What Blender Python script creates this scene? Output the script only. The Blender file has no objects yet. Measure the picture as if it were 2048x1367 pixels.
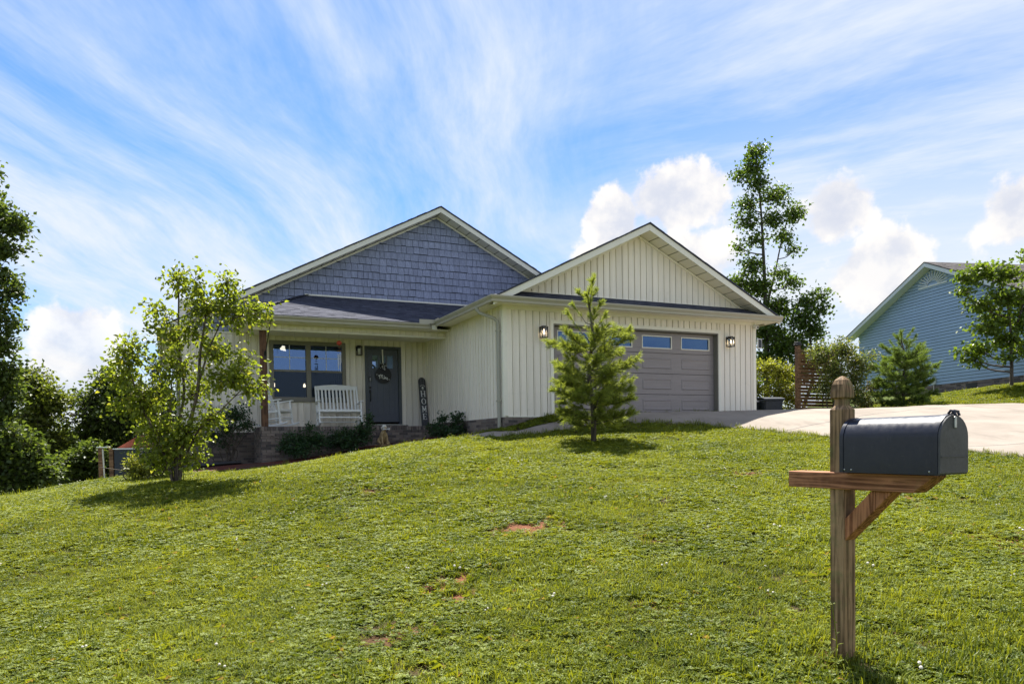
import bpy, bmesh, math, random
import numpy as np
from mathutils import Vector, Matrix

EXPOSURE = 1.55
SUN_E = 4.6
SKY_S = 0.10
SKY_TINT = (.27, .455, .76)
CIRRUS_LO = (2.60, 2.95, 3.36)
CIRRUS_HI = (3.15, 3.28, 3.42)
CU_LO = (2.50, 2.62, 2.98)
CU_HI = (3.75, 3.6, 3.42)
R = math.radians
rnd = random.Random(7)
rng = np.random.default_rng(7)
sc = bpy.context.scene
COL = sc.collection
CZ = 1.30                                   # camera height above the ground at the mailbox

# ------------------------------------------------------------------ camera
cam_d = bpy.data.cameras.new('camera')
cam = bpy.data.objects.new('camera', cam_d)
COL.objects.link(cam)
cam_d.sensor_width = 36.0
cam_d.lens = 26.37
cam_d.shift_y = 0.1195
cam_d.clip_start = 0.1
cam_d.clip_end = 9000
_pi, _ro = -0.0274, 0.0154
_f = Vector((0, math.cos(_pi), math.sin(_pi))); _u = Vector((0, -math.sin(_pi), math.cos(_pi))); _r = Vector((1, 0, 0))
_R = _r * math.cos(_ro) - _u * math.sin(_ro); _U = _r * math.sin(_ro) + _u * math.cos(_ro)
cam.matrix_world = Matrix(((_R.x, _U.x, -_f.x, 0), (_R.y, _U.y, -_f.y, 0), (_R.z, _U.z, -_f.z, CZ), (0, 0, 0, 1)))
sc.camera = cam

# ------------------------------------------------------------------ view, sampling
sc.view_settings.view_transform = 'Standard'
sc.view_settings.look = 'None'
sc.view_settings.exposure = EXPOSURE
sc.view_settings.gamma = 1.0
sc.render.engine = 'CYCLES'
sc.cycles.use_denoising = True
sc.cycles.max_bounces = 8
sc.cycles.transparent_max_bounces = 8
sc.cycles.use_adaptive_sampling = True
sc.cycles.adaptive_threshold = 0.008
sc.cycles.sample_clamp_indirect = 6.0

# ------------------------------------------------------------------ node helper
class G:
    def __init__(s, nt):
        s.nt = nt; s.k = 0
    def n(s, t, ins=None, **props):
        nd = s.nt.nodes.new(t)
        s.k += 1; nd.location = (s.k * 40, 0)
        for a, b in props.items(): setattr(nd, a, b)
        for a, b in (ins or {}).items(): s.put(nd.inputs[a], b)
        return nd
    def put(s, sock, v):
        if isinstance(v, bpy.types.NodeSocket): s.nt.links.new(v, sock)
        elif isinstance(v, bpy.types.Node): s.nt.links.new(v.outputs[0], sock)
        else:
            if sock.type == 'RGBA' and len(v) == 3: v = (*v, 1)
            sock.default_value = v
    def m(s, op, a, b=None, c=None, clamp=False):
        nd = s.n('ShaderNodeMath', operation=op, use_clamp=clamp)
        s.put(nd.inputs[0], a)
        if b is not None: s.put(nd.inputs[1], b)
        if c is not None: s.put(nd.inputs[2], c)
        return nd.outputs[0]
    def vm(s, op, a, b=None, out=0):
        nd = s.n('ShaderNodeVectorMath', operation=op)
        s.put(nd.inputs[0], a)
        if b is not None:
            s.put(nd.inputs['Scale' if op == 'SCALE' else 1], b)
        return nd.outputs[out]
    def xyz(s, x, y, z): return s.n('ShaderNodeCombineXYZ', {0: x, 1: y, 2: z}).outputs[0]
    def sep(s, v): return s.n('ShaderNodeSeparateXYZ', {0: v}).outputs
    def noise(s, v, scale, detail=4, rough=.55, dist=0., col=False, lac=2.0):
        nd = s.n('ShaderNodeTexNoise', {'Scale': scale, 'Detail': detail, 'Roughness': rough, 'Distortion': dist, 'Lacunarity': lac})
        s.put(nd.inputs['Vector'], v)
        return nd.outputs[1 if col else 0]
    def ss(s, v, a, b, lo=0., hi=1.):
        nd = s.n('ShaderNodeMapRange', interpolation_type='SMOOTHSTEP')
        for i, q in enumerate((v, a, b, lo, hi)): s.put(nd.inputs[i], q)
        return nd.outputs[0]
    def lin(s, v, a, b, lo=0., hi=1.):
        nd = s.n('ShaderNodeMapRange')
        for i, q in enumerate((v, a, b, lo, hi)): s.put(nd.inputs[i], q)
        return nd.outputs[0]
    def mix(s, f, a, b, blend='MIX'):
        nd = s.n('ShaderNodeMix', data_type='RGBA', blend_type=blend)
        s.put(nd.inputs['Factor'], f)
        s.put(nd.inputs[6], a); s.put(nd.inputs[7], b)
        return nd.outputs[2]
    def ramp(s, f, stops):
        nd = s.n('ShaderNodeValToRGB', {0: f})
        els = nd.color_ramp.elements
        while len(els) < len(stops): els.new(.5)
        for e, (p, c) in zip(els, stops): e.position = p; e.color = (*c, 1)
        return nd.outputs[0]

# ------------------------------------------------------------------ sun and sky
PSI = 0.4332                                # heading of the house
SUN_AZ = R(8.0)                       # sun stands behind the house, to the camera's left of straight ahead
SUN_EL = R(60)
sdir = Vector((-math.sin(SUN_AZ) * math.cos(SUN_EL), math.cos(SUN_AZ) * math.cos(SUN_EL), math.sin(SUN_EL)))
sun_d = bpy.data.lights.new('sun', 'SUN'); sun_d.energy = SUN_E; sun_d.angle = R(.53); sun_d.color = (1, .955, .87)
sun = bpy.data.objects.new('sun', sun_d); COL.objects.link(sun)
sun.rotation_euler = sdir.to_track_quat('Z', 'Y').to_euler()
sun.location = (0, 0, 40)

w = bpy.data.worlds.new('World'); sc.world = w; w.use_nodes = True
w.node_tree.nodes.clear()
w.cycles.sampling_method = 'NONE'
g = G(w.node_tree)
D = g.n('ShaderNodeTexCoord').outputs['Generated']
D = g.vm('NORMALIZE', D)
dx, dy, dz = g.sep(D)
sky = g.n('ShaderNodeTexSky', sky_type='NISHITA', sun_disc=False, sun_elevation=SUN_EL,
          sun_rotation=-SUN_AZ, altitude=300, air_density=1.0, dust_density=0.3, ozone_density=2.5)
base = g.mix(1.0, sky.outputs[0], g.mix(g.ss(dz, .02, .35), (.38, .45, .50, 1), SKY_TINT), 'MULTIPLY')
el = g.m('MAXIMUM', dz, 0.0)
zc = g.m('ADD', el, .13)
px = g.m('DIVIDE', dx, zc); py = g.m('DIVIDE', dy, zc)
P = g.xyz(px, py, 0.)
warp = g.noise(P, .75, 1, .5, col=True)
warp = g.vm('SCALE', g.vm('SUBTRACT', warp, (.5, .5, .5)), .62)
Pw = g.vm('ADD', P, warp)
wx, wy, _ = g.sep(Pw)
def streak(ax, ay, fx, fy, seed, detail=5, rough=.5):
    a = g.m('ADD', g.m('MULTIPLY', wx, ay), g.m('MULTIPLY', wy, -ax))    # across the streak
    b = g.m('ADD', g.m('MULTIPLY', wx, ax), g.m('MULTIPLY', wy, ay))     # along it
    v = g.xyz(g.m('MULTIPLY', a, fx), g.m('MULTIPLY', b, fy), seed)
    return g.noise(v, 1.0, detail, rough)
A = streak(.10, .995, 2.3, .50, 2.6, 7, .66)
B = streak(.78, -.62, 1.9, .62, 9.3, 7, .64)
side = g.ss(px, -.10, .50)
cir = g.m('ADD', g.m('MULTIPLY', A, g.m('SUBTRACT', 1., side)), g.m('MULTIPLY', B, side))
lowv = g.ss(el, .5, .06)                    # thicker veil seen edge-on towards the horizon
cir = g.m('ADD', cir, g.m('MULTIPLY', lowv, .02))
cir = g.m('ADD', cir, g.m('MULTIPLY', g.ss(dx, .05, .6), .10))
cov = g.m('ADD', .06, g.m('MULTIPLY', g.ss(cir, .27, .70), .88))
cov = g.m('MAXIMUM', cov, g.m('MULTIPLY', g.ss(el, .30, .0), .62))
cov = g.m('MAXIMUM', cov, g.m('MULTIPLY', g.m('MULTIPLY', g.ss(dx, -.10, .38), g.ss(el, .50, .18)), .92))
ccol = g.mix(g.ss(cir, .45, .8), CIRRUS_LO, CIRRUS_HI)
out = g.mix(cov, base, ccol)
# cumulus, laid out by compass bearing and height all round the horizon
az = g.m('ARCTAN2', dx, dy); elv = g.m('ARCSINE', dz)
AE = g.xyz(az, elv, 0.)
CUM = [(.215, .298, .075, .050), (.140, .278, .046, .052), (.19, .225, .12, .06),
       (.415, .270, .050, .050), (.455, .200, .06, .06), (.60, .24, .06, .05),
       (-.520, .120, .058, .066), (-.555, .07, .05, .04), (-.50, .05, .07, .05),
       (1.25, .17, .3, .10), (2.2, .16, .3, .10), (3.0, .18, .25, .1), (-1.3, .16, .3, .10), (-2.3, .17, .3, .09)]
bl = None
for (a, e, ra, re) in CUM:
    q = g.vm('MULTIPLY', g.vm('SUBTRACT', AE, (a, e, 0)), (1 / ra, 1 / re, 0))
    l = g.m('SUBTRACT', 1., g.vm('LENGTH', q, out=1))
    bl = l if bl is None else g.m('MAXIMUM', bl, l)
n1 = g.noise(AE, 13.0, 7, .58)
n2 = g.noise(g.vm('SUBTRACT', AE, (.022, -.026, 0)), 13.0, 5, .58)
d0 = g.m('ADD', bl, g.m('MULTIPLY', g.m('SUBTRACT', n1, .5), 1.9))
cmask = g.ss(d0, .05, .30)
edge = g.ss(g.m('SUBTRACT', n1, n2), -.16, .16)
rim = g.m('SUBTRACT', 1., g.ss(bl, .10, .75))
lit = g.m('ADD', g.m('MULTIPLY', edge, .75), g.m('MULTIPLY', rim, .38), clamp=True)
cucol = g.mix(lit, CU_LO, CU_HI)
cmask = g.m('MULTIPLY', cmask, g.m('ADD', .66, g.m('MULTIPLY', g.ss(elv, .0, .25), .30)))
out = g.mix(cmask, out, cucol)
bg = g.n('ShaderNodeBackground', {'Color': out, 'Strength': SKY_S})
wo = g.n('ShaderNodeOutputWorld')
w.node_tree.links.new(bg.outputs[0], wo.inputs[0])

# ------------------------------------------------------------------ mesh helpers
class MB:
    def __init__(s): s.v = []; s.f = []
    def add(s, vs, fs):
        o = len(s.v); s.v += [tuple(p) for p in vs]; s.f += [tuple(i + o for i in f) for f in fs]; return s
    def box(s, x0, x1, y0, y1, z0, z1):
        return s.add([(x0, y0, z0), (x1, y0, z0), (x1, y1, z0), (x0, y1, z0), (x0, y0, z1), (x1, y0, z1), (x1, y1, z1), (x0, y1, z1)],
                     [(3, 2, 1, 0), (4, 5, 6, 7), (0, 1, 5, 4), (1, 2, 6, 5), (2, 3, 7, 6), (3, 0, 4, 7)])
    def bar(s, a, b, w, h, up=(0, 0, 1)):
        a, b = Vector(a), Vector(b); d = (b - a).normalized()
        sx = d.cross(Vector(up))
        if sx.length < 1e-4: sx = d.cross(Vector((0, 1, 0)))
        sx.normalize(); sz = sx.cross(d).normalized(); sx = sx * (w / 2); sz = sz * (h / 2)
        vs = [a - sx - sz, b - sx - sz, b + sx - sz, a + sx - sz, a - sx + sz, b - sx + sz, b + sx + sz, a + sx + sz]
        return s.add(vs, [(0, 1, 2, 3), (7, 6, 5, 4), (0, 4, 5, 1), (1, 5, 6, 2), (2, 6, 7, 3), (3, 7, 4, 0)])
    def prism(s, poly, ext):
        n = len(poly); e = Vector(ext); a = [Vector(p) for p in poly]
        s.add(a + [p + e for p in a], [tuple(range(n))[::-1], tuple(range(n, 2 * n))] + [(i, (i + 1) % n, n + (i + 1) % n, n + i) for i in range(n)])
        return s
    def tube(s, pts, r, n=6, cap=True):
        pts = [Vector(p) for p in pts]; k = len(pts)
        rs = r if isinstance(r, (list, tuple)) else [r] * k
        ref = Vector((.31, .77, .55)); vs = []
        for i, p in enumerate(pts):
            d = (pts[min(i + 1, k - 1)] - pts[max(i - 1, 0)]).normalized()
            a = d.cross(ref)
            if a.length < 1e-3: a = d.cross(Vector((1, 0, 0)))
            a.normalize(); b = d.cross(a)
            vs += [p + (a * math.cos(t) + b * math.sin(t)) * rs[i] for t in (2 * math.pi * j / n for j in range(n))]
        fs = [(i * n + j, i * n + (j + 1) % n, (i + 1) * n + (j + 1) % n, (i + 1) * n + j) for i in range(k - 1) for j in range(n)]
        if cap: fs += [tuple(range(n))[::-1], tuple(range((k - 1) * n, k * n))]
        return s.add(vs, fs)
    def lathe(s, prof, c=(0, 0, 0), n=16, M=None):
        vs = []; k = len(prof)
        for (r, z) in prof:
            vs += [Vector((r * math.cos(t), r * math.sin(t), z)) for t in (2 * math.pi * j / n for j in range(n))]
        if M is not None: vs = [M @ v for v in vs]
        vs = [v + Vector(c) for v in vs]
        fs = [(i * n + j, i * n + (j + 1) % n, (i + 1) * n + (j + 1) % n, (i + 1) * n + j) for i in range(k - 1) for j in range(n)]
        fs += [tuple(range(n))[::-1], tuple(range((k - 1) * n, k * n))]
        return s.add(vs, fs)
    def mesh(s, name, bevel=0., seg=1, smooth=False):
        me = bpy.data.meshes.new(name); me.from_pydata(s.v, [], s.f); me.update()
        if bevel:
            bm = bmesh.new(); bm.from_mesh(me)
            bmesh.ops.remove_doubles(bm, verts=bm.verts, dist=1e-5)
            bmesh.ops.bevel(bm, geom=[e for e in bm.edges if len(e.link_faces) == 2 and e.calc_face_angle(0) > .5], offset=bevel, segments=seg, affect='EDGES', clamp_overlap=True)
            bm.to_mesh(me); bm.free()
        if smooth:
            me.polygons.foreach_set('use_smooth', [True] * len(me.polygons))
            if smooth != 'all': me.set_sharp_from_angle(angle=R(38))
        return me
    def obj(s, name, mat, parent=None, bevel=0., seg=1, smooth=False):
        return mobj(name, s.mesh(name, bevel, seg, smooth), mat, parent)

def mobj(name, me, mat=None, parent=None, loc=None, rot=None):
    if mat is not None and not me.materials: me.materials.append(mat)
    o = bpy.data.objects.new(name, me); COL.objects.link(o)
    if parent is not None: o.parent = parent
    if loc is not None: o.location = loc
    if rot is not None: o.rotation_euler = rot
    return o
def npmesh(name, V, F, smooth=False):
    V = np.asarray(V, dtype=np.float32); F = np.asarray(F, dtype=np.int32)
    me = bpy.data.meshes.new(name); k = F.shape[1]
    me.vertices.add(len(V)); me.vertices.foreach_set('co', V.ravel())
    me.loops.add(F.size); me.loops.foreach_set('vertex_index', F.ravel())
    me.polygons.add(len(F)); me.polygons.foreach_set('loop_start', np.arange(0, F.size, k, dtype=np.int32))
    if smooth: me.polygons.foreach_set('use_smooth', np.ones(len(F), dtype=bool))
    me.update(calc_edges=True)
    return me
def tag(o, label=None, cat=None, group=None, kind=None):
    for k, v in (('label', label), ('category', cat), ('group', group), ('kind', kind)):
        if v: o[k] = v
    return o
def thing(name, label, cat, loc=(0, 0, 0), rz=0., group=None):
    o = bpy.data.objects.new(name, None); COL.objects.link(o)
    o.empty_display_size = .2; o.location = loc; o.rotation_euler = (0, 0, rz)
    return tag(o, label, cat, group)
def part(name, parent):                      # an Empty that gathers the pieces of one part
    o = bpy.data.objects.new(name, None); COL.objects.link(o); o.parent = parent; o.empty_display_size = .1
    return o

# ------------------------------------------------------------------ materials
def newmat(name):
    m = bpy.data.materials.new(name); m.use_nodes = True; m.node_tree.nodes.clear()
    g = G(m.node_tree); o = g.n('ShaderNodeOutputMaterial')
    return m, g, o
def princ(g, o, col, rough=.6, bump=None, bdist=.002, bstr=.6, metal=0., spec=.4, extra=None):
    b = g.n('ShaderNodeBsdfPrincipled', {'Base Color': col, 'Roughness': rough, 'Metallic': metal, 'Specular IOR Level': spec})
    for k, v in (extra or {}).items(): g.put(b.inputs[k], v)
    if bump is not None:
        bn = g.n('ShaderNodeBump', {'Height': bump, 'Distance': bdist, 'Strength': bstr}); g.nt.links.new(bn.outputs[0], b.inputs['Normal'])
    g.nt.links.new(b.outputs[0], o.inputs[0])
    return b
def paint(name, c, var=.06, scale=3., rough=.5, bump=0., stretch=(1, 1, 1), dirt=0., metal=0., spec=.4, rand=0., scuff=0.):
    m, g, o = newmat(name)
    tc = g.n('ShaderNodeTexCoord').outputs['Object']
    v = g.vm('MULTIPLY', tc, stretch)
    n = g.noise(v, scale, 5, .6)
    c = Vector(c)
    col = g.mix(g.ss(n, .3, .7), tuple(c * (1 - var)), tuple(c * (1 + var)))
    if rand:
        r = g.n('ShaderNodeObjectInfo').outputs['Random']
        col = g.mix(1., col, g.xyz(*[g.lin(r, 0, 1, 1 - rand, 1 + rand)] * 3), 'MULTIPLY')
    if dirt:
        d = g.ss(g.noise(tc, scale * 2.7, 6, .7), .52, .72)
        col = g.mix(g.m('MULTIPLY', d, dirt), col, tuple(c * .45))
    if scuff:
        sc1 = g.ss(g.noise(g.vm('MULTIPLY', tc, (1, 1, .35)), scale * 3.1, 7, .78), .56, .72); sc2 = g.ss(g.noise(g.vm('MULTIPLY', tc, (.12, 1, 1)), scale * 22, 3, .6), .66, .74)
        col = g.mix(g.m('MULTIPLY', g.m('MAXIMUM', g.m('MULTIPLY', sc1, .5), sc2), scuff), col, (.16, .155, .15))
    rr = g.lin(g.noise(tc, scale * 6, 3), .3, .7, rough - .08, rough + .08)
    princ(g, o, col, rr, g.noise(v, scale * 9, 4) if bump else None, bump, .8, metal, spec)
    return m
def wood(name, c1, c2, axis=2, fine=60., ring=9., green=None, rough=.75, crack=.6):
    m, g, o = newmat(name)
    tc = g.n('ShaderNodeTexCoord').outputs['Object']
    st = [1., 1., 1.]; st[axis] = .055
    v = g.vm('MULTIPLY', tc, tuple(st))
    v = g.vm('ADD', v, g.vm('SCALE', g.noise(v, 5, 3, col=True), .05))
    n = g.noise(v, fine, 5, .65)
    lr = g.noise(v, ring, 2, .5)
    rings = g.m('PINGPONG', g.m('MULTIPLY', lr, 9.0), .5)
    f = g.m('ADD', g.m('MULTIPLY', n, .55), g.m('MULTIPLY', rings, .9))
    col = g.mix(g.ss(f, .28, .78), c1, c2)
    big = g.noise(tc, 4.5, 3, .6)
    col = g.mix(g.m('MULTIPLY', g.ss(big, .45, .7), .5), col, tuple(Vector(c2) * 1.35))
    if green:
        col = g.mix(g.m('MULTIPLY', g.ss(g.noise(tc, 7, 4, .6), .5, .72), green[3]), col, green[:3])
    cr = g.ss(g.noise(v, fine * .8, 2), .30, .36)
    col = g.mix(g.m('MULTIPLY', g.m('SUBTRACT', 1., cr), crack), col, tuple(Vector(c1) * .3))
    h = g.m('ADD', g.m('MULTIPLY', n, .6), g.m('MULTIPLY', cr, .8))
    princ(g, o, col, rough, h, .0025, .9, spec=.25)
    return m
def leafm(name, dark, light, trans=.45, rough=.45, yellow=None, ycut=.9, tmul=(1.25, 1.25, .6)):
    m, g, o = newmat(name)
    ge = g.n('ShaderNodeNewGeometry')
    r = ge.outputs['Random Per Island']
    tc = g.n('ShaderNodeTexCoord').outputs['Object']
    n = g.noise(tc, 1.6, 3)
    f = g.m('ADD', g.m('MULTIPLY', r, .7), g.m('MULTIPLY', g.m('SUBTRACT', n, .35), .7), clamp=True)
    col = g.mix(f, dark, light)
    if yellow: col = g.mix(g.m('MULTIPLY', g.m('GREATER_THAN', g.m('FRACT', g.m('MULTIPLY', r, 7.31)), ycut), .8), col, yellow)
    b = g.n('ShaderNodeBsdfPrincipled', {'Base Color': col, 'Roughness': rough, 'Specular IOR Level': .35})
    t = g.n('ShaderNodeBsdfTranslucent', {'Color': g.mix(1., col, tmul, 'MULTIPLY')})
    mx = g.n('ShaderNodeMixShader', {0: trans}); g.nt.links.new(b.outputs[0], mx.inputs[1]); g.nt.links.new(t.outputs[0], mx.inputs[2])
    g.nt.links.new(mx.outputs[0], o.inputs[0])
    return m
def glassm(name, tint, refl=.35, rough=.01, see=.75, gc=(.42, .62, 1.)):
    m, g, o = newmat(name)
    tc = g.n('ShaderNodeTexCoord').outputs['Object']
    gl = g.n('ShaderNodeBsdfGlossy', {'Color': gc, 'Roughness': rough})
    bn = g.n('ShaderNodeBump', {'Height': g.noise(tc, 1.3, 2), 'Distance': .004, 'Strength': .35}); g.nt.links.new(bn.outputs[0], gl.inputs['Normal'])
    tr = g.n('ShaderNodeBsdfTransparent', {'Color': tint})
    df = g.n('ShaderNodeBsdfDiffuse', {'Color': (.02, .025, .03)})
    a = g.n('ShaderNodeMixShader', {0: see}); g.nt.links.new(df.outputs[0], a.inputs[1]); g.nt.links.new(tr.outputs[0], a.inputs[2])
    lw = g.n('ShaderNodeLayerWeight', {'Blend': .25}).outputs['Fresnel']
    b = g.n('ShaderNodeMixShader', {0: g.lin(lw, 0, 1, refl, 1.)}); g.nt.links.new(a.outputs[0], b.inputs[1]); g.nt.links.new(gl.outputs[0], b.inputs[2])
    g.nt.links.new(b.outputs[0], o.inputs[0])
    return m
def emitm(name, c, s):
    m, g, o = newmat(name)
    e = g.n('ShaderNodeEmission', {'Color': c, 'Strength': s}); g.nt.links.new(e.outputs[0], o.inputs[0])
    return m

M = {}
M['siding'] = paint('siding', (.84, .77, .67), .04, 2.0, .5, .0006, (9, 9, .35), rand=.05, dirt=.14)
M['trim'] = paint('trim', (.82, .775, .67), .03, 2.0, .45, dirt=.10)
M['fascia'] = paint('fascia', (.76, .73, .64), .03, 2.0, .4, dirt=.12)
M['gutter'] = paint('gutter', (.40, .37, .295), .05, 1.5, .38, dirt=.2)
M['downspout'] = paint('downspout', (.36, .345, .295), .05, 1.5, .4, dirt=.15)
M['taupe'] = paint('taupe', (.20, .185, .155), .05, 2.5, .45, dirt=.1)
M['garage_door'] = paint('garage_door', (.275, .238, .235), .05, 2.2, .42, .0005, (.6, 1, 9), dirt=.12)
M['slate'] = paint('slate', (.095, .105, .135), .06, 2.5, .42, dirt=.1)
M['slate_dark'] = paint('slate_dark', (.075, .085, .10), .06, 2.5, .45)
M['white'] = paint('white', (.80, .80, .79), .03, 4, .38, dirt=.10)
M['black'] = paint('black', (.012, .012, .014), .2, 8, .38)
M['bulb'] = emitm('bulb', (1, .78, .48), 3.0)
M['bulb_dim'] = emitm('bulb_dim', (1, .80, .52), 4.0)
M['bulb_room'] = emitm('bulb_room', (1, .76, .45), 14.0)
M['frost'] = paint('frost', (.75, .74, .70), .03, 5, .3)
M['glass'] = glassm('glass', (.55, .6, .65), .30, .01, .75, (.24, .40, .76))
M['garage_glass'] = glassm('garage_glass', (.1, .14, .2), .30, .02, .6, (.16, .32, .66))
M['screen_glass'] = glassm('screen_glass', (.30, .32, .36), .05, .22, .7, (.30, .40, .60))
M['door_glass'] = glassm('door_glass', (.2, .25, .3), .34, .02, .6)
M['lamp_glass'] = glassm('lamp_glass', (.9, .9, .88), .05, .05, .96, (1, 1, 1))
M['interior'] = paint('interior', (.10, .10, .105), .1, 2, .8)
M['shingle'] = None
def shake_mat():
    m, g, o = newmat('shake')
    tc = g.n('ShaderNodeTexCoord').outputs['Object']
    v = g.vm('MULTIPLY', tc, (1, 1, .06))
    n = g.noise(v, 70, 4, .65)
    n2 = g.noise(tc, 3, 4, .6)
    r = g.n('ShaderNodeObjectInfo').outputs['Random']
    isl = g.n('ShaderNodeNewGeometry').outputs['Random Per Island']
    col = g.mix(g.ss(n, .3, .75), (.185, .205, .310), (.315, .345, .485))
    k = g.m('MULTIPLY', g.lin(r, 0, 1, .88, 1.12), g.lin(isl, 0, 1, .92, 1.08))
    k = g.m('MULTIPLY', k, g.lin(n2, .3, .7, .93, 1.07))
    col = g.mix(1., col, g.xyz(k, k, k), 'MULTIPLY')
    princ(g, o, col, .6, n, .003, .8, spec=.3)
    return m
M['shake'] = shake_mat()
def shingle_mat(name, a, b):
    m, g, o = newmat(name)
    tc = g.n('ShaderNodeTexCoord').outputs['Object']
    isl = g.n('ShaderNodeNewGeometry').outputs['Random Per Island']
    n = g.noise(tc, 160, 2, .6); n2 = g.noise(tc, 2.2, 4)
    f = g.m('ADD', g.m('MULTIPLY', isl, .75), g.m('MULTIPLY', n2, .25))
    col = g.mix(f, a, b)
    col = g.mix(g.m('MULTIPLY', g.ss(n, .4, .7), .5), col, tuple(Vector(b) * 1.5))
    princ(g, o, col, .9, n, .002, .8, spec=.15)
    return m
M['shingle'] = shingle_mat('shingle', (.022, .024, .038), (.068, .072, .098))
M['roof_grey'] = shingle_mat('roof_grey', (.06, .055, .055), (.11, .10, .10))
def brick_mat():
    m, g, o = newmat('brick')
    tc = g.n('ShaderNodeTexCoord').outputs['Object']
    r = g.n('ShaderNodeObjectInfo').outputs['Random']
    isl = g.n('ShaderNodeNewGeometry').outputs['Random Per Island']
    q = g.m('FRACT', g.m('ADD', g.m('MULTIPLY', r, 5.3), g.m('MULTIPLY', isl, 3.1)))
    col = g.ramp(q, [(0, (.075, .066, .066)), (.3, (.14, .11, .10)), (.62, (.20, .16, .14)), (.85, (.26, .21, .18)), (1, (.14, .13, .135))])
    n = g.noise(tc, 45, 5, .7)
    col = g.mix(g.m('MULTIPLY', g.ss(n, .4, .75), .45), col, (.22, .19, .17))
    princ(g, o, col, .85, n, .003, .9, spec=.2)
    return m
M['brick'] = brick_mat()
M['mortar'] = paint('mortar', (.20, .19, .175), .15, 20, .9, .002)
def ground_mats():
    m, g, o = newmat('soil')
    tc = g.n('ShaderNodeNewGeometry').outputs['Position']
    n = g.noise(tc, 3.0, 6, .65); n2 = g.noise(tc, 40, 4, .7); n3 = g.noise(tc, .5, 3)
    soil = g.ramp(n, [(.25, (.022, .022, .010)), (.5, (.050, .040, .018)), (.75, (.085, .050, .024))])
    soil = g.mix(g.m('MULTIPLY', g.ss(n2, .5, .75), .5), soil, (.13, .095, .05))
    bare = g.n('ShaderNodeAttribute', attribute_name='bare').outputs['Fac']
    soil = g.mix(g.m('MULTIPLY', bare, .78), soil, g.mix(g.ss(n2, .3, .7), (.10, .034, .016), (.27, .105, .055)))
    far = g.n('ShaderNodeAttribute', attribute_name='far').outputs['Fac']
    lawn = g.mix(n3, (.045, .070, .014), (.085, .105, .025))
    col = g.mix(far, soil, lawn)
    princ(g, o, col, .95, g.m('ADD', n, g.m('MULTIPLY', n2, .6)), .02, .8, spec=.1)
    M['soil'] = m
    m, g, o = newmat('concrete')
    tc = g.n('ShaderNodeNewGeometry').outputs['Position']
    n = g.noise(tc, .7, 5, .6); n2 = g.noise(tc, 60, 4, .7); st = g.noise(g.vm('MULTIPLY', tc, (1, .25, 1)), 2.2, 5, .65)
    col = g.mix(g.ss(n, .3, .7), (.205, .172, .140), (.275, .236, .196))
    col = g.mix(g.m('MULTIPLY', g.ss(st, .50, .70), .40), col, (.13, .108, .088))
    col = g.mix(g.m('MULTIPLY', g.ss(n2, .55, .75), .25), col, (.30, .28, .25))
    princ(g, o, col, .85, n2, .0015, .6, spec=.25)
    M['concrete'] = m
    m, g, o = newmat('mulch')
    tc = g.n('ShaderNodeNewGeometry').outputs['Position']
    n = g.noise(tc, 22, 5, .75, .8); n2 = g.noise(tc, 1.4, 3)
    col = g.ramp(n, [(.3, (.035, .014, .010)), (.55, (.13, .042, .030)), (.8, (.22, .085, .06))])
    col = g.mix(g.ss(n2, .45, .7), col, (.07, .045, .035), 'MIX')
    princ(g, o, col, .95, n, .03, 1., spec=.1)
    M['mulch'] = m
ground_mats()
M['post_wood'] = wood('post_wood', (.11, .066, .032), (.34, .215, .115), 2, 85, 11, (.13, .145, .05, .7), crack=.45)
M['arm_wood'] = wood('arm_wood', (.13, .05, .022), (.40, .18, .09), 0, 85, 13, (.12, .11, .04, .28), crack=.4)
M['brace_wood'] = wood('brace_wood', (.15, .055, .022), (.42, .185, .085), 2, 85, 11, (.10, .09, .04, .15), crack=.4)
M['cedar'] = wood('cedar', (.05, .026, .016), (.15, .078, .045), 2, 40, 7)
M['fence_wood'] = wood('fence_wood', (.10, .055, .03), (.25, .14, .075), 0, 30, 6)
M['sign_wood'] = wood('sign_wood', (.05, .05, .055), (.10, .10, .11), 2, 40, 7, crack=.3)
M['bark'] = wood('bark', (.035, .028, .022), (.13, .105, .085), 2, 26, 14)
M['birch_bark'] = wood('birch_bark', (.04, .030, .022), (.15, .115, .085), 2, 30, 12)
M['mail_metal'] = paint('mail_metal', (.009, .0105, .020), .15, 6, .38, .0004, dirt=.15, metal=.0, spec=.45, scuff=.22)
M['mail_metal_lit'] = paint('mail_metal_lit', (.055, .055, .058), .2, 9, .45, .0008, dirt=.25, scuff=.3, metal=.0, spec=.5)  # mailbox door: same dark metal, its reflected light put into a paler grey
M['steel'] = paint('steel', (.45, .45, .44), .1, 20, .35, metal=.9)
M['bin'] = paint('bin', (.022, .028, .045), .15, 5, .5, dirt=.1)
M['blue_siding'] = paint('blue_siding', (.30, .42, .56), .04, 1.2, .5, rand=.03, dirt=.06)
M['blue_trim'] = paint('blue_trim', (.62, .66, .66), .03, 2, .45)
M['statue'] = paint('statue', (.40, .285, .14), .25, 18, .7, .003, dirt=.3)
M['statue_pale'] = paint('statue_pale', (.72, .68, .60), .08, 18, .6, .002)
M['red'] = paint('red', (.42, .055, .025), .1, 10, .35)
M['dark_panel'] = paint('dark_panel', (.035, .042, .055), .1, 5, .6)
M['rust'] = paint('rust', (.33, .085, .045), .12, 6, .7)
M['hose'] = paint('hose', (.014, .015, .018), .2, 10, .45)

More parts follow.
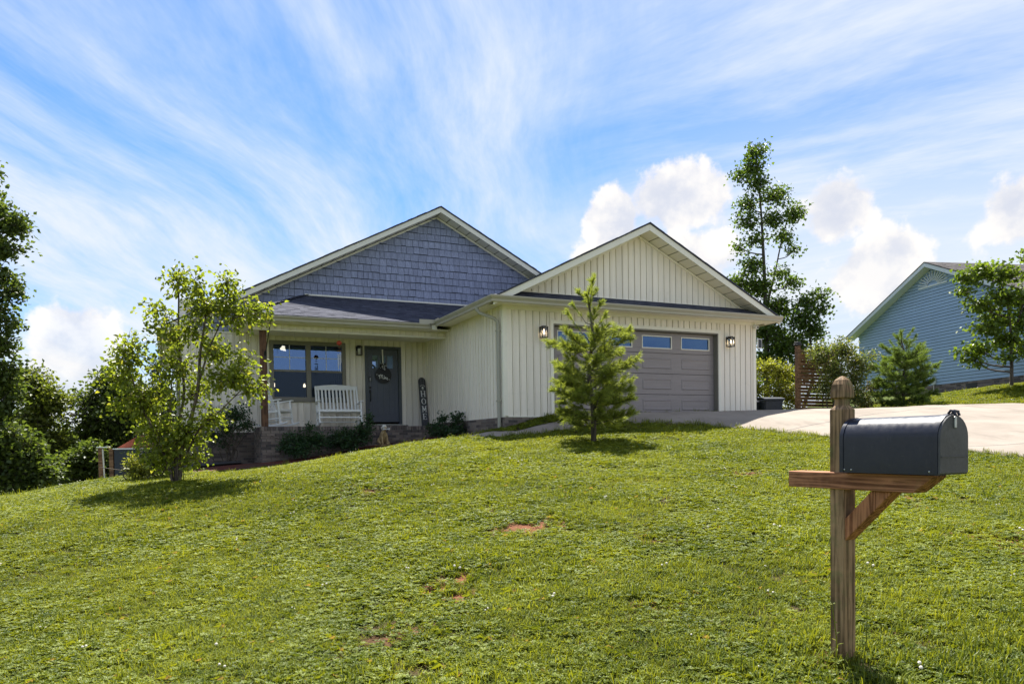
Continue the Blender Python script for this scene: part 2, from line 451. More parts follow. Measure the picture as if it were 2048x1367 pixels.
# ------------------------------------------------------------------ terrain
HO = Vector((-.1557, 17.1615, .6741 + CZ))
HU = Vector((math.cos(PSI), math.sin(PSI), 0)); HV = Vector((-math.sin(PSI), math.cos(PSI), 0))
def H(u, v, w=0.): return HO + HU * u + HV * v + Vector((0, 0, w))
def hl(u, v, w): p = H(u, v, w); return (p.x, p.y, p.z - CZ)
CP = [(-4, 2.5, -1.80), (0, 2, -1.52), (1.76, 4, -1.20), (5, 2, -1.45), (4.4, 5.2, -1.02), (7, 3, -1.2), (-3.5, 5.2, -1.60), (0, 4.0, -1.29),
      (-1.5, 4.3, -1.40), (0, 8, -.79), (0, 12, -.28), (-3, 9, -.98), (3.6, 8, -.70), (1.54, 14.1, -.003), (-5.8, 13, -.586), (-10.9, 16, -1.03),
      (-8.2, 10, -1.18), (-13, 11, -1.7), (-16, 22, -3.0), (-9, 24, -1.9), (-13.5, 17.5, -1.75), (-9.9, 20.5, -1.0),
      hl(-6.6, 5.6, -1.28), hl(-4.87, 3.7, -1.06), hl(-2.1, 3.7, -.67), hl(-.79, 3.7, -.53), hl(0, 1.98, -.43), hl(-.1, .1, -.33), hl(.65, -.15, -.17),
      hl(1.35, -.15, -.01), hl(4.2, -.1, 0), hl(7.5, -.1, 0), hl(4.2, -1.2, -.02), hl(4, 6, -.1), hl(0, 10, -.4), hl(-6.6, 12, -1.4),
      (-6.4, 15, -.57), (-5.6, 15.3, -.52), (-5.0, 15.5, -.47), (-3.75, 15.9, -.25), (-1.95, 16.2, .05), (-.85, 16.4, .17), (-.05, 16.3, .20), (-4.4, 17.2, -.36), (-2.6, 17.3, -.13), (-.9, 17.4, .16),
      (2.55, 16.95, .47), (4.8, 16.3, .27), (6, 14.1, 0), (7.8, 11.4, -.36), (9.5, 8.5, -.75), (13, 7, -.8), (13.5, 12, -.15),
      (13.3, 19.4, .80), (9.6, 20.4, .74), (7.3, 22.9, .02), (8.5, 22.6, .22), (9.7, 24, .5), (11.3, 21.6, .86), (15.1, 22.6, 1.47), (15.5, 28, 1.55), (13.5, 33, 1.6),
      (20, 22, 1.85), (18, 17.5, 1.05), (22, 30, 2.0), (8, 30, .3), (10.8, 33, .2), (0, 33, -.2), (-20, 33, -3.6), (-24, 12, -3.0), (-14, 3, -2.4), (24, 8, -.2), (0, -6, -1.7), (10, -4, -1.6), (-10, -4, -2.3)]
_cp = np.array([[float(a), float(b), float(c)] for a, b, c in CP])
def _k(r2): return np.where(r2 > 0, .5 * r2 * np.log(np.maximum(r2, 1e-12)), 0.)
_n = len(_cp)
_A = np.zeros((_n + 3, _n + 3))
_A[:_n, :_n] = _k(((_cp[:, None, :2] - _cp[None, :, :2]) ** 2).sum(-1)) + np.eye(_n) * .15
_A[:_n, _n] = 1; _A[:_n, _n + 1:] = _cp[:, :2]; _A[_n, :_n] = 1; _A[_n + 1:, :_n] = _cp[:, :2].T
_W = np.linalg.solve(_A, np.concatenate([_cp[:, 2], np.zeros(3)]))
def gz(x, y):
    x = np.atleast_1d(np.asarray(x, float)); y = np.atleast_1d(np.asarray(y, float))
    s = x.shape; xf = x.ravel(); yf = y.ravel(); r = np.empty_like(xf)
    for i in range(0, len(xf), 20000):
        X = xf[i:i + 20000]; Y = yf[i:i + 20000]
        d = np.hypot(X - 1, Y - 15)
        q = np.minimum(1., 36. / np.maximum(d, 1e-6))          # evaluate no further out than 36 m
        Xc = 1 + (X - 1) * q; Yc = 15 + (Y - 15) * q
        z = _k((Xc[:, None] - _cp[None, :, 0]) ** 2 + (Yc[:, None] - _cp[None, :, 1]) ** 2) @ _W[:_n] + _W[_n] + Xc * _W[_n + 1] + Yc * _W[_n + 2]
        t = np.clip((d - 30) / 60, 0, 1); t = t * t * (3 - 2 * t)
        z = z * (1 - t) + (-2.2 + .0 * X) * t
        z = z + .012 * np.sin(X * 2.1 + 1.3 * np.sin(Y * 1.7)) * np.sin(Y * 2.6 + X * .7)
        r[i:i + 20000] = z + CZ
    return r.reshape(s)
def gz1(x, y): return float(gz([x], [y])[0])

# ------------------------------------------------------------------ the ground, the drive, the walk, the beds
def inpoly(x, y, poly):
    x = np.asarray(x); y = np.asarray(y); r = np.zeros(x.shape, bool); n = len(poly)
    for i in range(n):
        (x0, y0), (x1, y1) = poly[i], poly[(i + 1) % n]
        if y0 == y1: continue
        c = ((y0 > y) != (y1 > y)) & (x < (x1 - x0) * (y - y0) / (y1 - y0) + x0)
        r ^= c
    return r
def pdist(x, y, poly, closed=True):
    d = np.full(np.asarray(x).shape, 1e9); n = len(poly)
    for i in range(n if closed else n - 1):
        a = np.array(poly[i]); b = np.array(poly[(i + 1) % n]); ab = b - a
        t = np.clip(((x - a[0]) * ab[0] + (y - a[1]) * ab[1]) / max(ab @ ab, 1e-9), 0, 1)
        d = np.minimum(d, np.hypot(x - a[0] - t * ab[0], y - a[1] - t * ab[1]))
    return d
def hxy(u, v): p = H(u, v); return (p.x, p.y)
def smooth(pts, k=8):
    out = []; n = len(pts)
    for i in range(n - 1):
        p0, p1, p2, p3 = (np.array(pts[max(i - 1, 0)]), np.array(pts[i]), np.array(pts[i + 1]), np.array(pts[min(i + 2, n - 1)]))
        for j in range(k):
            t = j / k
            out.append(tuple(.5 * ((2 * p1) + (-p0 + p2) * t + (2 * p0 - 5 * p1 + 4 * p2 - p3) * t * t + (-p0 + 3 * p1 - 3 * p2 + p3) * t ** 3)))
    out.append(tuple(pts[-1])); return out
near_edge = smooth([hxy(1.18, -.04), hxy(1.20, -.55), (2.6, 16.75), (4.75, 16.2), (6.0, 14.1), (7.8, 11.35), (9.4, 8.3), (11.0, 5.0)], 8)
far_edge = smooth([(20, 6.5), (18.5, 12), (16.5, 16.3), (13.3, 19.45), (11.4, 20.35), (9.6, 20.65), hxy(8.3, .35), hxy(7.52, .3), hxy(7.47, -.04)], 8)
DRIVE = near_edge + far_edge
WALK_C = smooth([hxy(1.2, -.85), (1.35, 16.45), (.75, 16.25), (.15, 16.05), (-.55, 16.35), (-1.3, 17.3), hxy(-1.3, 3.3)], 8)
BED = smooth([hxy(0, .1), hxy(-.55, .9), hxy(-.75, 2.0), hxy(-1.4, 2.75), hxy(-3.2, 2.6), hxy(-4.5, 2.0), hxy(-5.5, 1.6), hxy(-6.7, 2.5), hxy(-7.6, 4.2), hxy(-7.5, 6.5)], 6) + [hxy(-6.6, 6.5), hxy(-6.6, 5.6), hxy(-4.8, 5.6), hxy(-4.8, 3.9), hxy(0, 3.9)]
HOUSEP = [hxy(0, 0), hxy(7.45, 0), hxy(7.45, 14), hxy(-6.65, 14), hxy(-6.65, 5.57), hxy(-4.9, 5.57), hxy(-4.9, 3.8), hxy(0, 3.8)]
PATCH = [(.10, 7.5, .42, .26, 1.), (.35, 7.75, .3, .2, .8), (-.58, 6.06, .26, .24, 1.), (-.40, 5.5, .14, .24, .95), (-.36, 5.2, .12, .18, .7), (-.30, 8.5, .2, .25, .8), (4.33, 8.2, .36, .42, 1.),
         (4.15, 6.3, .5, .45, .75), (1.25, 6.7, .25, .25, .6), (.4, 5.6, .28, .14, .55), (3.15, 10.2, .45, .4, .6), (5.0, 11.2, .5, .5, .8), (-.15, 4.7, .25, .15, .55), (-.75, 4.95, .3, .2, .45),
         (.75, 7.2, .2, .15, .6), (-1.9, 10.6, .5, .4, .55), (1.4, 9.6, .4, .25, .5), (2.45, 5.4, .3, .2, .4), (3.9, 12.6, .5, .4, .6), (.15, 9.4, .3, .2, .5), (1.75, 4.02, .12, .12, .8), (.95, 5.05, .25, .1, .6)]
_hn = rng.normal(size=(64, 64))
def vnoise(x, y, s):
    x = x * s; y = y * s; xi = np.floor(x).astype(int); yi = np.floor(y).astype(int); fx = x - xi; fy = y - yi
    fx = fx * fx * (3 - 2 * fx); fy = fy * fy * (3 - 2 * fy)
    q = lambda a, b: _hn[a % 64, b % 64]
    return (q(xi, yi) * (1 - fx) + q(xi + 1, yi) * fx) * (1 - fy) + (q(xi, yi + 1) * (1 - fx) + q(xi + 1, yi + 1) * fx) * fy
def bare(x, y):
    b = np.zeros(np.asarray(x).shape); wob = .34 * vnoise(x, y, 5.) + .34 * vnoise(x, y, 14.)
    for (a, c, ra, rc, k) in PATCH:
        q = np.hypot((x - a) / ra, (y - c) / rc) + wob
        b = np.maximum(b, k * np.clip((1.25 - q) / .75, 0, 1))
    return b

def axis_pts(a, b, step, far):
    core = np.arange(a, b + 1e-6, step); o = []; s = step; p = b
    while p < far: s *= 1.35; p += s; o.append(p)
    i = []; s = step; p = a
    while p > -far: s *= 1.35; p -= s; i.append(p)
    return np.array(i[::-1] + list(core) + o)
gx = axis_pts(-17, 22, .16, 3500); gy = axis_pts(1.5, 27, .16, 3500)
GX, GY = np.meshgrid(gx, gy)
GZ = gz(GX, GY)
inh = inpoly(GX, GY, HOUSEP) & (pdist(GX, GY, HOUSEP) > .25)
GZ = np.where(inh, GZ - .5, GZ)
nx, ny = len(gx), len(gy)
idx = np.arange(nx * ny).reshape(ny, nx)
F = np.stack([idx[:-1, :-1], idx[:-1, 1:], idx[1:, 1:], idx[1:, :-1]], -1).reshape(-1, 4)
me = npmesh('ground', np.stack([GX, GY, GZ], -1).reshape(-1, 3), F, True)
at = me.attributes.new('bare', 'FLOAT', 'POINT'); at.data.foreach_set('value', bare(GX, GY).ravel().astype(np.float32))
farv = np.clip((np.maximum(np.maximum(-14 - GX, GX - 19), np.maximum(GY - 25, 2 - GY))) / 4, 0, 1)
at = me.attributes.new('far', 'FLOAT', 'POINT'); at.data.foreach_set('value', farv.ravel().astype(np.float32))
tag(mobj('ground', me, M['soil']), kind='structure', label='sloping grassed ground around the house')

def drape(name, poly, step, lift, mat, edge=.0):
    """a sheet trimmed to an outline and laid on the terrain, with a skirt down its rim"""
    bm = bmesh.new()
    vs = [bm.verts.new((p[0], p[1], 0)) for p in poly]
    bm.faces.new(vs)
    xs = [p[0] for p in poly]; ys = [p[1] for p in poly]
    for ax, lo, hi in ((0, min(xs), max(xs)), (1, min(ys), max(ys))):
        t = lo + step
        while t < hi:
            co = Vector((t, 0, 0)) if ax == 0 else Vector((0, t, 0)); no = Vector((1, 0, 0)) if ax == 0 else Vector((0, 1, 0))
            bmesh.ops.bisect_plane(bm, geom=bm.verts[:] + bm.edges[:] + bm.faces[:], plane_co=co, plane_no=no); t += step
    bm.verts.ensure_lookup_table()
    z = gz([v.co.x for v in bm.verts], [v.co.y for v in bm.verts])
    for v, q in zip(bm.verts, z): v.co.z = q + lift
    if edge:
        be = [e for e in bm.edges if len(e.link_faces) == 1]
        r = bmesh.ops.extrude_edge_only(bm, edges=be)
        for v in r['geom']:
            if isinstance(v, bmesh.types.BMVert): v.co.z -= edge
    bmesh.ops.recalc_face_normals(bm, faces=bm.faces[:])
    for f in bm.faces:
        if f.normal.z < -.3: f.normal_flip()
        f.smooth = True
    me = bpy.data.meshes.new(name); bm.to_mesh(me); bm.free()
    return mobj(name, me, mat)
dr = tag(drape('driveway', DRIVE, .35, .045, M['concrete'], .12), kind='structure', label='pale concrete driveway sweeping from the garage to the street')
def offset_strip(c, hw):
    l, r = [], []
    for i, p in enumerate(c):
        a = np.array(c[max(i - 1, 0)]); b = np.array(c[min(i + 1, len(c) - 1)]); d = (b - a) / np.linalg.norm(b - a); n = np.array([-d[1], d[0]])
        l.append(tuple(np.array(p) + n * hw)); r.append(tuple(np.array(p) - n * hw))
    return l + r[::-1]
WALK = offset_strip(WALK_C[3:], .42)
tag(drape('front_walk', WALK, .3, .032, M['concrete'], .1), kind='structure', label='curved concrete walk between driveway and porch')
tag(drape('mulch_bed', BED, .3, .016, M['mulch']), kind='structure', label='red-brown mulch bed along the brick base of the house')
# control joints sawn in the drive: thin dark strips lying on it
for a, b in (((7.1, 12.4), (13.5, 13.6)), ((5.4, 15.2), (12.6, 19.8))):
    pts = [np.array(a) + (np.array(b) - np.array(a)) * t for t in np.linspace(0, 1, 24)]
    dq = (np.array(b) - np.array(a)); dq = dq / np.linalg.norm(dq); nq = np.array([-dq[1], dq[0]]) * .007
    mb = MB(); vv = []
    for p in pts:
        for s in (-1, 1): q = p + nq * s; vv.append((q[0], q[1], gz1(*q) + .0495))
    mb.add(vv, [(2 * i, 2 * i + 1, 2 * i + 3, 2 * i + 2) for i in range(len(pts) - 1)])
    mb.obj('control_joint', M['interior'], dr)

# ------------------------------------------------------------------ the house (u along its front, v into depth, w up)
house = thing('house', 'single-storey cream and slate-shingled house with porch and front garage', 'house', tuple(HO), PSI)
GW = 7.45; SOF = 2.49; VB = 5.57; UL = -6.65
SEC = [(0, 0), (.144, 0), (.146, -.026), (.157, -.026), (.159, .013), (.187, .013), (.189, -.026), (.2, -.026)]
def boards(parent, org, along, out, a0, a1, zb, zt, holes=(), pitch=.178, name='siding_board', mat=None, start=None):
    """vertical boards on a wall from a0 to a1; zt may slope; holes are (a0, a1, z0, z1)"""
    along = Vector(along); out = Vector(out); org = Vector(org); a = a0
    while a < a1 - .012:
        b = min(a + pitch, a1)
        segs = [(zb, None)]
        for (h0, h1, z0, z1) in holes:
            if a < h1 - .02 and b > h0 + .02:
                if a < h0 - .005: b = h0
                elif b > h1 + .005: b = h1
                if a >= h0 - .005 and b <= h1 + .005:
                    segs = ([(zb, z0)] if z0 > zb + .03 else []) + [(z1, None)]
        k = (b - a) / pitch
        for (s0, s1) in segs:
            pts = [(a + x * pitch / .2 * (1 if k > .99 else k), y) for x, y in SEC]
            vs = []
            for x, y in pts:
                t = s1 if s1 is not None else zt(x)
                t = max(t, s0 + .002)
                p = org + along * x + out * y
                vs += [(p.x, p.y, s0), (p.x, p.y, t)]
            n = len(pts)
            MB().add(vs, [(2 * i, 2 * i + 2, 2 * i + 3, 2 * i + 1) for i in range(n - 1)]).obj(name, mat or M['siding'], parent)
        a = b

# ---- garage front wall
G_OP = (1.29, 6.17, 0., 2.13)
wf = part('garage_front_wall', house)
mb = MB(); mb.box(.02, G_OP[0] - .0, .03, .2, -.6, 2.55).box(G_OP[1], GW - .02, .03, .2, -.6, 2.55).box(G_OP[0], G_OP[1], .03, .2, 2.13, 2.55)
mb.obj('backing', M['siding'], wf)
boards(wf, (0, 0, 0), (1, 0, 0), (0, -1, 0), .09, GW - .09, -.035, lambda x: SOF - .09, [(G_OP[0] - .085, G_OP[1] + .085, -1, 2.215)])
mb = MB(); mb.box(-.012, .09, -.018, .03, -.035, SOF).obj('corner_post', M['trim'], wf, .004)
mb = MB(); mb.box(GW - .09, GW + .012, -.018, .03, -.035, SOF).obj('corner_post', M['trim'], wf, .004)
mb = MB(); mb.box(.09, GW - .09, -.022, .02, SOF - .09, SOF).obj('frieze_board', M['trim'], wf, .003)
mb = MB(); mb.box(.09, G_OP[0] - .085, -.02, .02, -.06, -.034).obj('starter_strip', M['trim'], wf)
mb = MB()
mb.box(G_OP[0] - .085, G_OP[0] - .002, -.026, .03, -.03, 2.215).obj('door_casing', M['trim'], wf, .004)
MB().box(G_OP[1] + .002, G_OP[1] + .085, -.026, .03, -.03, 2.215).obj('door_casing', M['trim'], wf, .004)
MB().box(G_OP[0] - .002, G_OP[1] + .002, -.026, .03, 2.132, 2.215).obj('door_casing', M['trim'], wf, .004)
# jambs
mb = MB(); mb.box(G_OP[0] - .0015, G_OP[0] + .025, -.02, .19, -.03, 2.13).box(G_OP[1] - .025, G_OP[1] + .0015, -.02, .19, -.03, 2.13).box(G_OP[0] + .025, G_OP[1] - .025, -.02, .19, 2.10, 2.131)
mb.obj('door_jamb', M['taupe'], wf)
# ---- garage door
gd = part('garage_door', house)
X0, X1 = G_OP[0] + .027, G_OP[1] - .027; HS = 2.098 / 4; CW = (X1 - X0) / 4
for r_ in range(4):
    z0 = r_ * HS + .004; z1 = (r_ + 1) * HS - .004
    sec = MB()
    V0 = .135
    if r_ < 3:
        sec.box(X0, X1, V0, V0 + .045, z0, z1)
    else:                                    # glazed section: a rail frame round four openings
        sec.box(X0, X1, V0, V0 + .045, z0, z0 + .115).box(X0, X1, V0, V0 + .045, z1 - .10, z1)
        for c in range(5):
            a = X0 + c * CW - (.155 if 0 < c else 0); b = X0 + c * CW + (.155 if c < 4 else 0)
            sec.box(a, b, V0, V0 + .045, z0 + .115, z1 - .10)
    so = sec.obj('door_section', M['garage_door'], gd, .004)
    for c in range(4):
        a = X0 + c * CW + .155; b = X0 + (c + 1) * CW - .155
        if r_ < 3:
            q0, q1 = z0 + .125, z1 - .125
            p = MB()
            for k, (ins, dep) in enumerate(((0, .016), (.055, -.012))):
                pass
            o = [(a, q0), (b, q0), (b, q1), (a, q1)]; i1 = [(a + .018, q0 + .018), (b - .018, q0 + .018), (b - .018, q1 - .018), (a + .018, q1 - .018)]
            i2 = [(a + .05, q0 + .05), (b - .05, q0 + .05), (b - .05, q1 - .05), (a + .05, q1 - .05)]
            vs = [(x, V0 - .001, z) for x, z in o] + [(x, V0 - .014, z) for x, z in i1] + [(x, V0 - .006, z) for x, z in i2]
            fs = [(i, (i + 1) % 4, 4 + (i + 1) % 4, 4 + i) for i in range(4)] + [(4 + i, 4 + (i + 1) % 4, 8 + (i + 1) % 4, 8 + i) for i in range(4)] + [(8, 9, 10, 11)]
            p.add(vs, fs).obj('raised_panel', M['garage_door'], gd)
        else:
            q0, q1 = z0 + .115, z1 - .10
            MB().box(a, b, V0 + .018, V0 + .026, q0, q1).obj('pane', M['garage_glass'], gd)
            fr = MB(); t = .014
            fr.box(a - .012, b + .012, V0 - .014, V0 + .016, q1 - t, q1 + .012).box(a - .012, b + .012, V0 - .014, V0 + .016, q0 - .012, q0 + t).box(a - .012, a + t, V0 - .0135, V0 + .016, q0 + t, q1 - t).box(b - t, b + .012, V0 - .0135, V0 + .016, q0 + t, q1 - t)
            fr.obj('pane_frame', M['frost'] if False else M['trim'], gd, .003)
MB().box(X0, X1, .14, .175, -.03, .006).obj('bottom_seal', M['black'], gd)
MB().box(X0 + .05, X1 - .05, 2.0, 2.05, .0, 2.4).obj('garage_interior', M['interior'], gd)

# ---- garage gable
GR = lambda u: 4.62 - .493 * abs(u - 3.725)     # top of the roof along the rake
gg = part('garage_gable', house)
mb = MB(); mb.prism([(.2, .03, 2.5), (GW - .2, .03, 2.5), (3.725, .03, 4.40)], (0, .15, 0)).obj('backing', M['siding'], gg)
boards(gg, (0, 0, 0), (1, 0, 0), (0, -1, 0), .42, GW - .42, 2.83, lambda x: GR(x) - .24)
def rake_board(parent, roof, u0, u1, v0, v1, d0, d1, name, mat, ridge):
    pts = [u0, u1] if not (u0 < ridge < u1) else [u0, ridge, u1]
    mb = MB()
    for a, b in zip(pts[:-1], pts[1:]):
        mb.prism([(a, v0, roof(a) - d1), (b, v0, roof(b) - d1), (b, v0, roof(b) - d0), (a, v0, roof(a) - d0)], (0, v1 - v0, 0))
    return mb.obj(name, mat, parent, .003)
for a, b in ((.40, 3.7235), (3.7265, GW - .40)):
    rake_board(gg, GR, a, b, -.022, .03, .185, .245, 'rake_frieze', M['trim'], 3.725)
MB().box(.42, GW - .42, -.03, .03, 2.795, 2.832).obj('base_flashing', M['trim'], gg)
gr = part('garage_roof', house)
GE0, GE1 = -.43, 7.88
for a, b in ((GE0, 3.7235), (3.7265, GE1)):
    rake_board(gr, GR, a, b, -.47, -.44, .028, .185, 'rake_fascia', M['fascia'], 3.725)
# soffit panels under the rake, each a panel with a lip
for s in (-1, 1):
    n = 14
    for i in range(n):
        a = 3.725 + s * (.02 + (4.10 - .02) * i / n); b = 3.725 + s * (.02 + (4.10 - .02) * (i + 1) / n - .03)
        a, b = min(a, b), max(a, b)
        MB().prism([(a, -.438, GR(a) - .172), (b, -.438, GR(b) - .172), (b, -.438, GR(b) - .16), (a, -.438, GR(a) - .16)], (0, .436, 0)).obj('soffit_panel', M['trim'], gr)
    mb = MB(); a, b = 3.725, 3.725 + s * 4.12; a, b = min(a, b), max(a, b)
    mb.prism([(a, -.438, GR(a) - .155), (b, -.438, GR(b) - .155), (b, -.438, GR(b) - .15), (a, -.438, GR(a) - .15)], (0, .436, 0)).obj('soffit_backing', M['taupe'], gr)
def courses(parent, P0, eu, es, L, S, exp_, mat, name, lim=None, up=Vector((0, 0, 1)), lift=.0):
    """shingle tabs in overlapping rows: P0 eave start, eu along the eave, es up the slope"""
    P0, eu, es = Vector(P0), Vector(eu).normalized(), Vector(es).normalized(); nrm = eu.cross(es).normalized()
    if nrm.dot(up) < 0: nrm = -nrm
    vs, fs = [], []; r_ = 0; s = 0.
    while s < S - .02:
        lo, hi = lim(s) if lim else (0, L)
        x = lo - rnd.random() * .2
        while x < hi:
            wd = rnd.uniform(.11, .27); a, b = max(x, lo), min(x + wd, hi); x += wd
            if b - a < .02: continue
            h = rnd.uniform(.008, .016); e = min(s + exp_ * 1.15, S); dn = rnd.uniform(0, .012)
            c = [P0 + eu * a + es * (s - dn) + nrm * (h + lift), P0 + eu * b + es * (s - dn) + nrm * (h + lift), P0 + eu * b + es * e + nrm * (.004 + lift), P0 + eu * a + es * e + nrm * (.004 + lift),
                 P0 + eu * a + es * (s - dn) + nrm * lift, P0 + eu * b + es * (s - dn) + nrm * lift]
            o = len(vs); vs += c; fs += [(o, o + 1, o + 2, o + 3), (o + 4, o + 5, o + 1, o)]
        s += exp_
    ob = MB().add(vs, fs).obj(name, mat, parent); ob['kind'] = 'stuff'; return ob
def slab(parent, pts, th, mat, name='roof_deck'):
    a, b, c = Vector(pts[0]), Vector(pts[1]), Vector(pts[2]); n = (b - a).cross(c - a).normalized()
    if n.z < 0: n = -n
    return MB().prism(pts, tuple(n * -th)).obj(name, mat, parent)
slab(gr, [(GE0 - .02, -.49, GR(GE0 - .02)), (3.725, -.49, GR(3.725)), (3.725, 9, GR(3.725)), (GE0 - .02, 9, GR(GE0 - .02))][:4], .026, M['shingle'])
slab(gr, [(3.725, -.49, GR(3.725)), (GE1 + .02, -.49, GR(GE1 + .02)), (GE1 + .02, 12, GR(GE1 + .02)), (3.725, 12, GR(3.725))], .026, M['shingle'])
for a, b, n_ in ((GE0, 3.725, 0), (3.725, GE1, 1)):       # shingle edge along the rake, in short uneven pieces
    u = a
    mb = MB()
    while u < b - .02:
        e = min(u + .14, b); h = rnd.uniform(.004, .016)
        mb.prism([(u, -.498, GR(u) - .02), (e, -.498, GR(e) - .02), (e, -.498, GR(e) + h), (u, -.498, GR(u) + h)], (0, .3, 0)); u = e
    mb.obj('shingle_edge', M['shingle'], gr)
# pent strip under the gable
S = math.hypot(.45, .245); es = (0, .45, .245)
courses(gr, (-.36, -.45, 2.585), (1, 0, 0), es, GW + .75, S, .13, M['shingle'], 'pent_shingles', lambda s: (.0 + s * 1.75, GW + .75 - s * 1.75))
slab(gr, [(-.40, -.46, 2.578), (GW + .43, -.46, 2.578), (GW - .4, 0, 2.83), (.4, 0, 2.83)], .02, M['shingle'], 'pent_deck')
MB().box(GE0 + .02, GE1 - .02, -.44, .0, SOF, SOF + .02).obj('eave_soffit', M['trim'], gr)
def gutter(parent, a, b, outv, name='gutter', top=2.588, h=.135, d=.115, m0=0., m1=0.):
    """K-style gutter from a to b with open top; outv points away from the house; m0/m1 mitre the ends"""
    a, b, outv = Vector(a), Vector(b), Vector(outv).normalized(); ax = (b - a).normalized()
    prof = [(0, 0), (0, -h), (.55 * d, -h), (.62 * d, -.62 * h), (.80 * d, -.45 * h), (d, -.18 * h), (d, 0), (d - .014, 0), (d - .014, -.02), (.58 * d, -.62 * h), (.5 * d, -h + .012), (.01, -h + .012), (.01, 0)]
    mb = MB(); pr = []
    for p, mm in ((a, m0), (b, m1)):
        for (x, z) in prof: pr.append(p + outv * x + ax * (mm * x) + Vector((0, 0, top + z)))
    n = len(prof)
    mb.add(pr, [(i, (i + 1) % n, n + (i + 1) % n, n + i) for i in range(n)] + [tuple(range(n))[::-1], tuple(range(n, 2 * n))])
    return mb.obj(name, M['gutter'], parent)
gutter(gr, (GE0, -.47, 0), (GE1, -.47, 0), (0, -1, 0), m0=-1., m1=0.)
gutter(gr, (GE0, 3.30, 0), (GE0, -.47, 0), (-1, 0, 0), m0=1., m1=1.)
MB().box(GE0, GE0 + .02, -.44, 3.4, 2.47, 2.60).obj('eave_fascia', M['fascia'], gr)
MB().box(GE0 + .02, .0, -.02, 3.4, SOF - .001, SOF + .02).obj('eave_soffit', M['trim'], gr)
# downspouts
ds = [(-.49, .35, 2.47), (-.49, .35, 2.40), (-.44, .32, 2.33), (-.14, .17, 2.20), (-.075, .14, 2.12), (-.07, .13, 2.0), (-.07, .13, -.33)]
MB().tube(ds, .042, 8).obj('downspout', M['downspout'], house, smooth=True)
for z_ in (1.9, .3): MB().box(-.125, -.015, .085, .175, z_, z_ + .03).obj('downspout_strap', M['gutter'], house)
ds = [(GE1 + .02, .5, 2.47), (GE1 + .02, .5, 2.38), (GE1 - .05, .48, 2.30), (GW + .12, .42, 2.15), (GW + .06, .40, 2.05), (GW + .06, .40, -.2)]
MB().tube(ds, .042, 8).obj('downspout', M['downspout'], house, smooth=True)
gutter(gr, (GE1, -.47, 0), (GE1, 9., 0), (1, 0, 0))
MB().box(GW, GE1 - .02, -.02, 9, SOF - .001, SOF + .02).obj('eave_soffit', M['trim'], gr)

# ---- garage side walls
sw = part('garage_side_wall', house)
MB().box(.03, .2, .02, VB, -.6, 2.6).obj('backing', M['siding'], sw)
boards(sw, (0, 0, 0), (0, 1, 0), (-1, 0, 0), .09, VB, -.06, lambda x: SOF)
MB().box(-.018, .03, -.012, .09, -.06, SOF).obj('corner_post', M['trim'], sw, .004)
MB().box(GW - .2, GW, .03, 13.9, -.6, 2.6).obj('far_side', M['siding'], sw)

# ---- brickwork
def brickwall(parent, org, along, out, L, z1, zlow, courses_n, single, offs=0., cap=False):
    """running bond; bricks stand 8 mm proud of the mortar. zlow(a) is the ground there"""
    org, along, out = Vector(org), Vector(along), Vector(out); BL, BH, J = .203, .057, .0105
    joined = MB(); cnt = 0
    def one(a0, a1, zb, zt):
        nonlocal cnt
        e = rnd.uniform(-.0015, .0015)
        p = [org + along * a + out * o for a, o in ((a0, -.03), (a1, -.03), (a1, .008 + e), (a0, .008 + e))]
        vs = [(q.x, q.y, zb) for q in p] + [(q.x, q.y, zt) for q in p]
        fs = [(0, 1, 2, 3), (7, 6, 5, 4), (1, 5, 6, 2), (2, 6, 7, 3), (3, 7, 4, 0)]
        if single: MB().add(vs, fs).obj('brick', M['brick'], parent)
        else: joined.add(vs, fs)
        cnt += 1
    z = z1
    if cap:                                   # rowlock course along the top
        a = 0.
        while a < L - .02:
            b = min(a + .057, L); one(a, b, z - .100, z); a = b + J
        z -= .100 + J
    for r_ in range(courses_n):
        a = -(BL + J) / 2 * (r_ % 2) + offs
        while a < L - .02:
            b = a + BL; c0, c1 = max(a, 0), min(b, L)
            if c1 - c0 > .03 and z > zlow((c0 + c1) / 2) - .03: one(c0, c1, z - BH, z)
            a = b + J
        z -= BH + J
    if not single:
        o = joined.obj('bricks', M['brick'], parent); o['kind'] = 'stuff'
    return cnt
def gl(u, v): p = H(u, v); return gz1(p.x, p.y) - HO.z
fd = part('foundation', house)
MB().box(.005, .2, .01, VB, -1., -.055).obj('mortar_bed', M['mortar'], fd)
brickwall(fd, (0, 0, 0), (0, 1, 0), (-1, 0, 0), VB, -.062, lambda a: gl(-.05, a), 10, False)
MB().box(.005, G_OP[0], .005, .2, -1., -.058).obj('mortar_bed', M['mortar'], fd)
brickwall(fd, (0, 0, 0), (1, 0, 0), (0, -1, 0), G_OP[0] - .02, -.062, lambda a: gl(a, -.05), 8, False)
MB().box(UL + .01, -4.8, VB + .01, VB + .2, -2., -.255).obj('mortar_bed', M['mortar'], fd)
brickwall(fd, (UL, VB, 0), (1, 0, 0), (0, -1, 0), -4.8 - UL, -.262, lambda a: gl(UL + a, VB - .1), 20, False)
MB().box(UL + .005, UL + .2, VB + .02, 13.9, -2., -.255).obj('mortar_bed', M['mortar'], fd)
brickwall(fd, (UL, 11, 0), (0, -1, 0), (-1, 0, 0), 11 - VB, -.262, lambda a: gl(UL, 11 - a), 20, False)

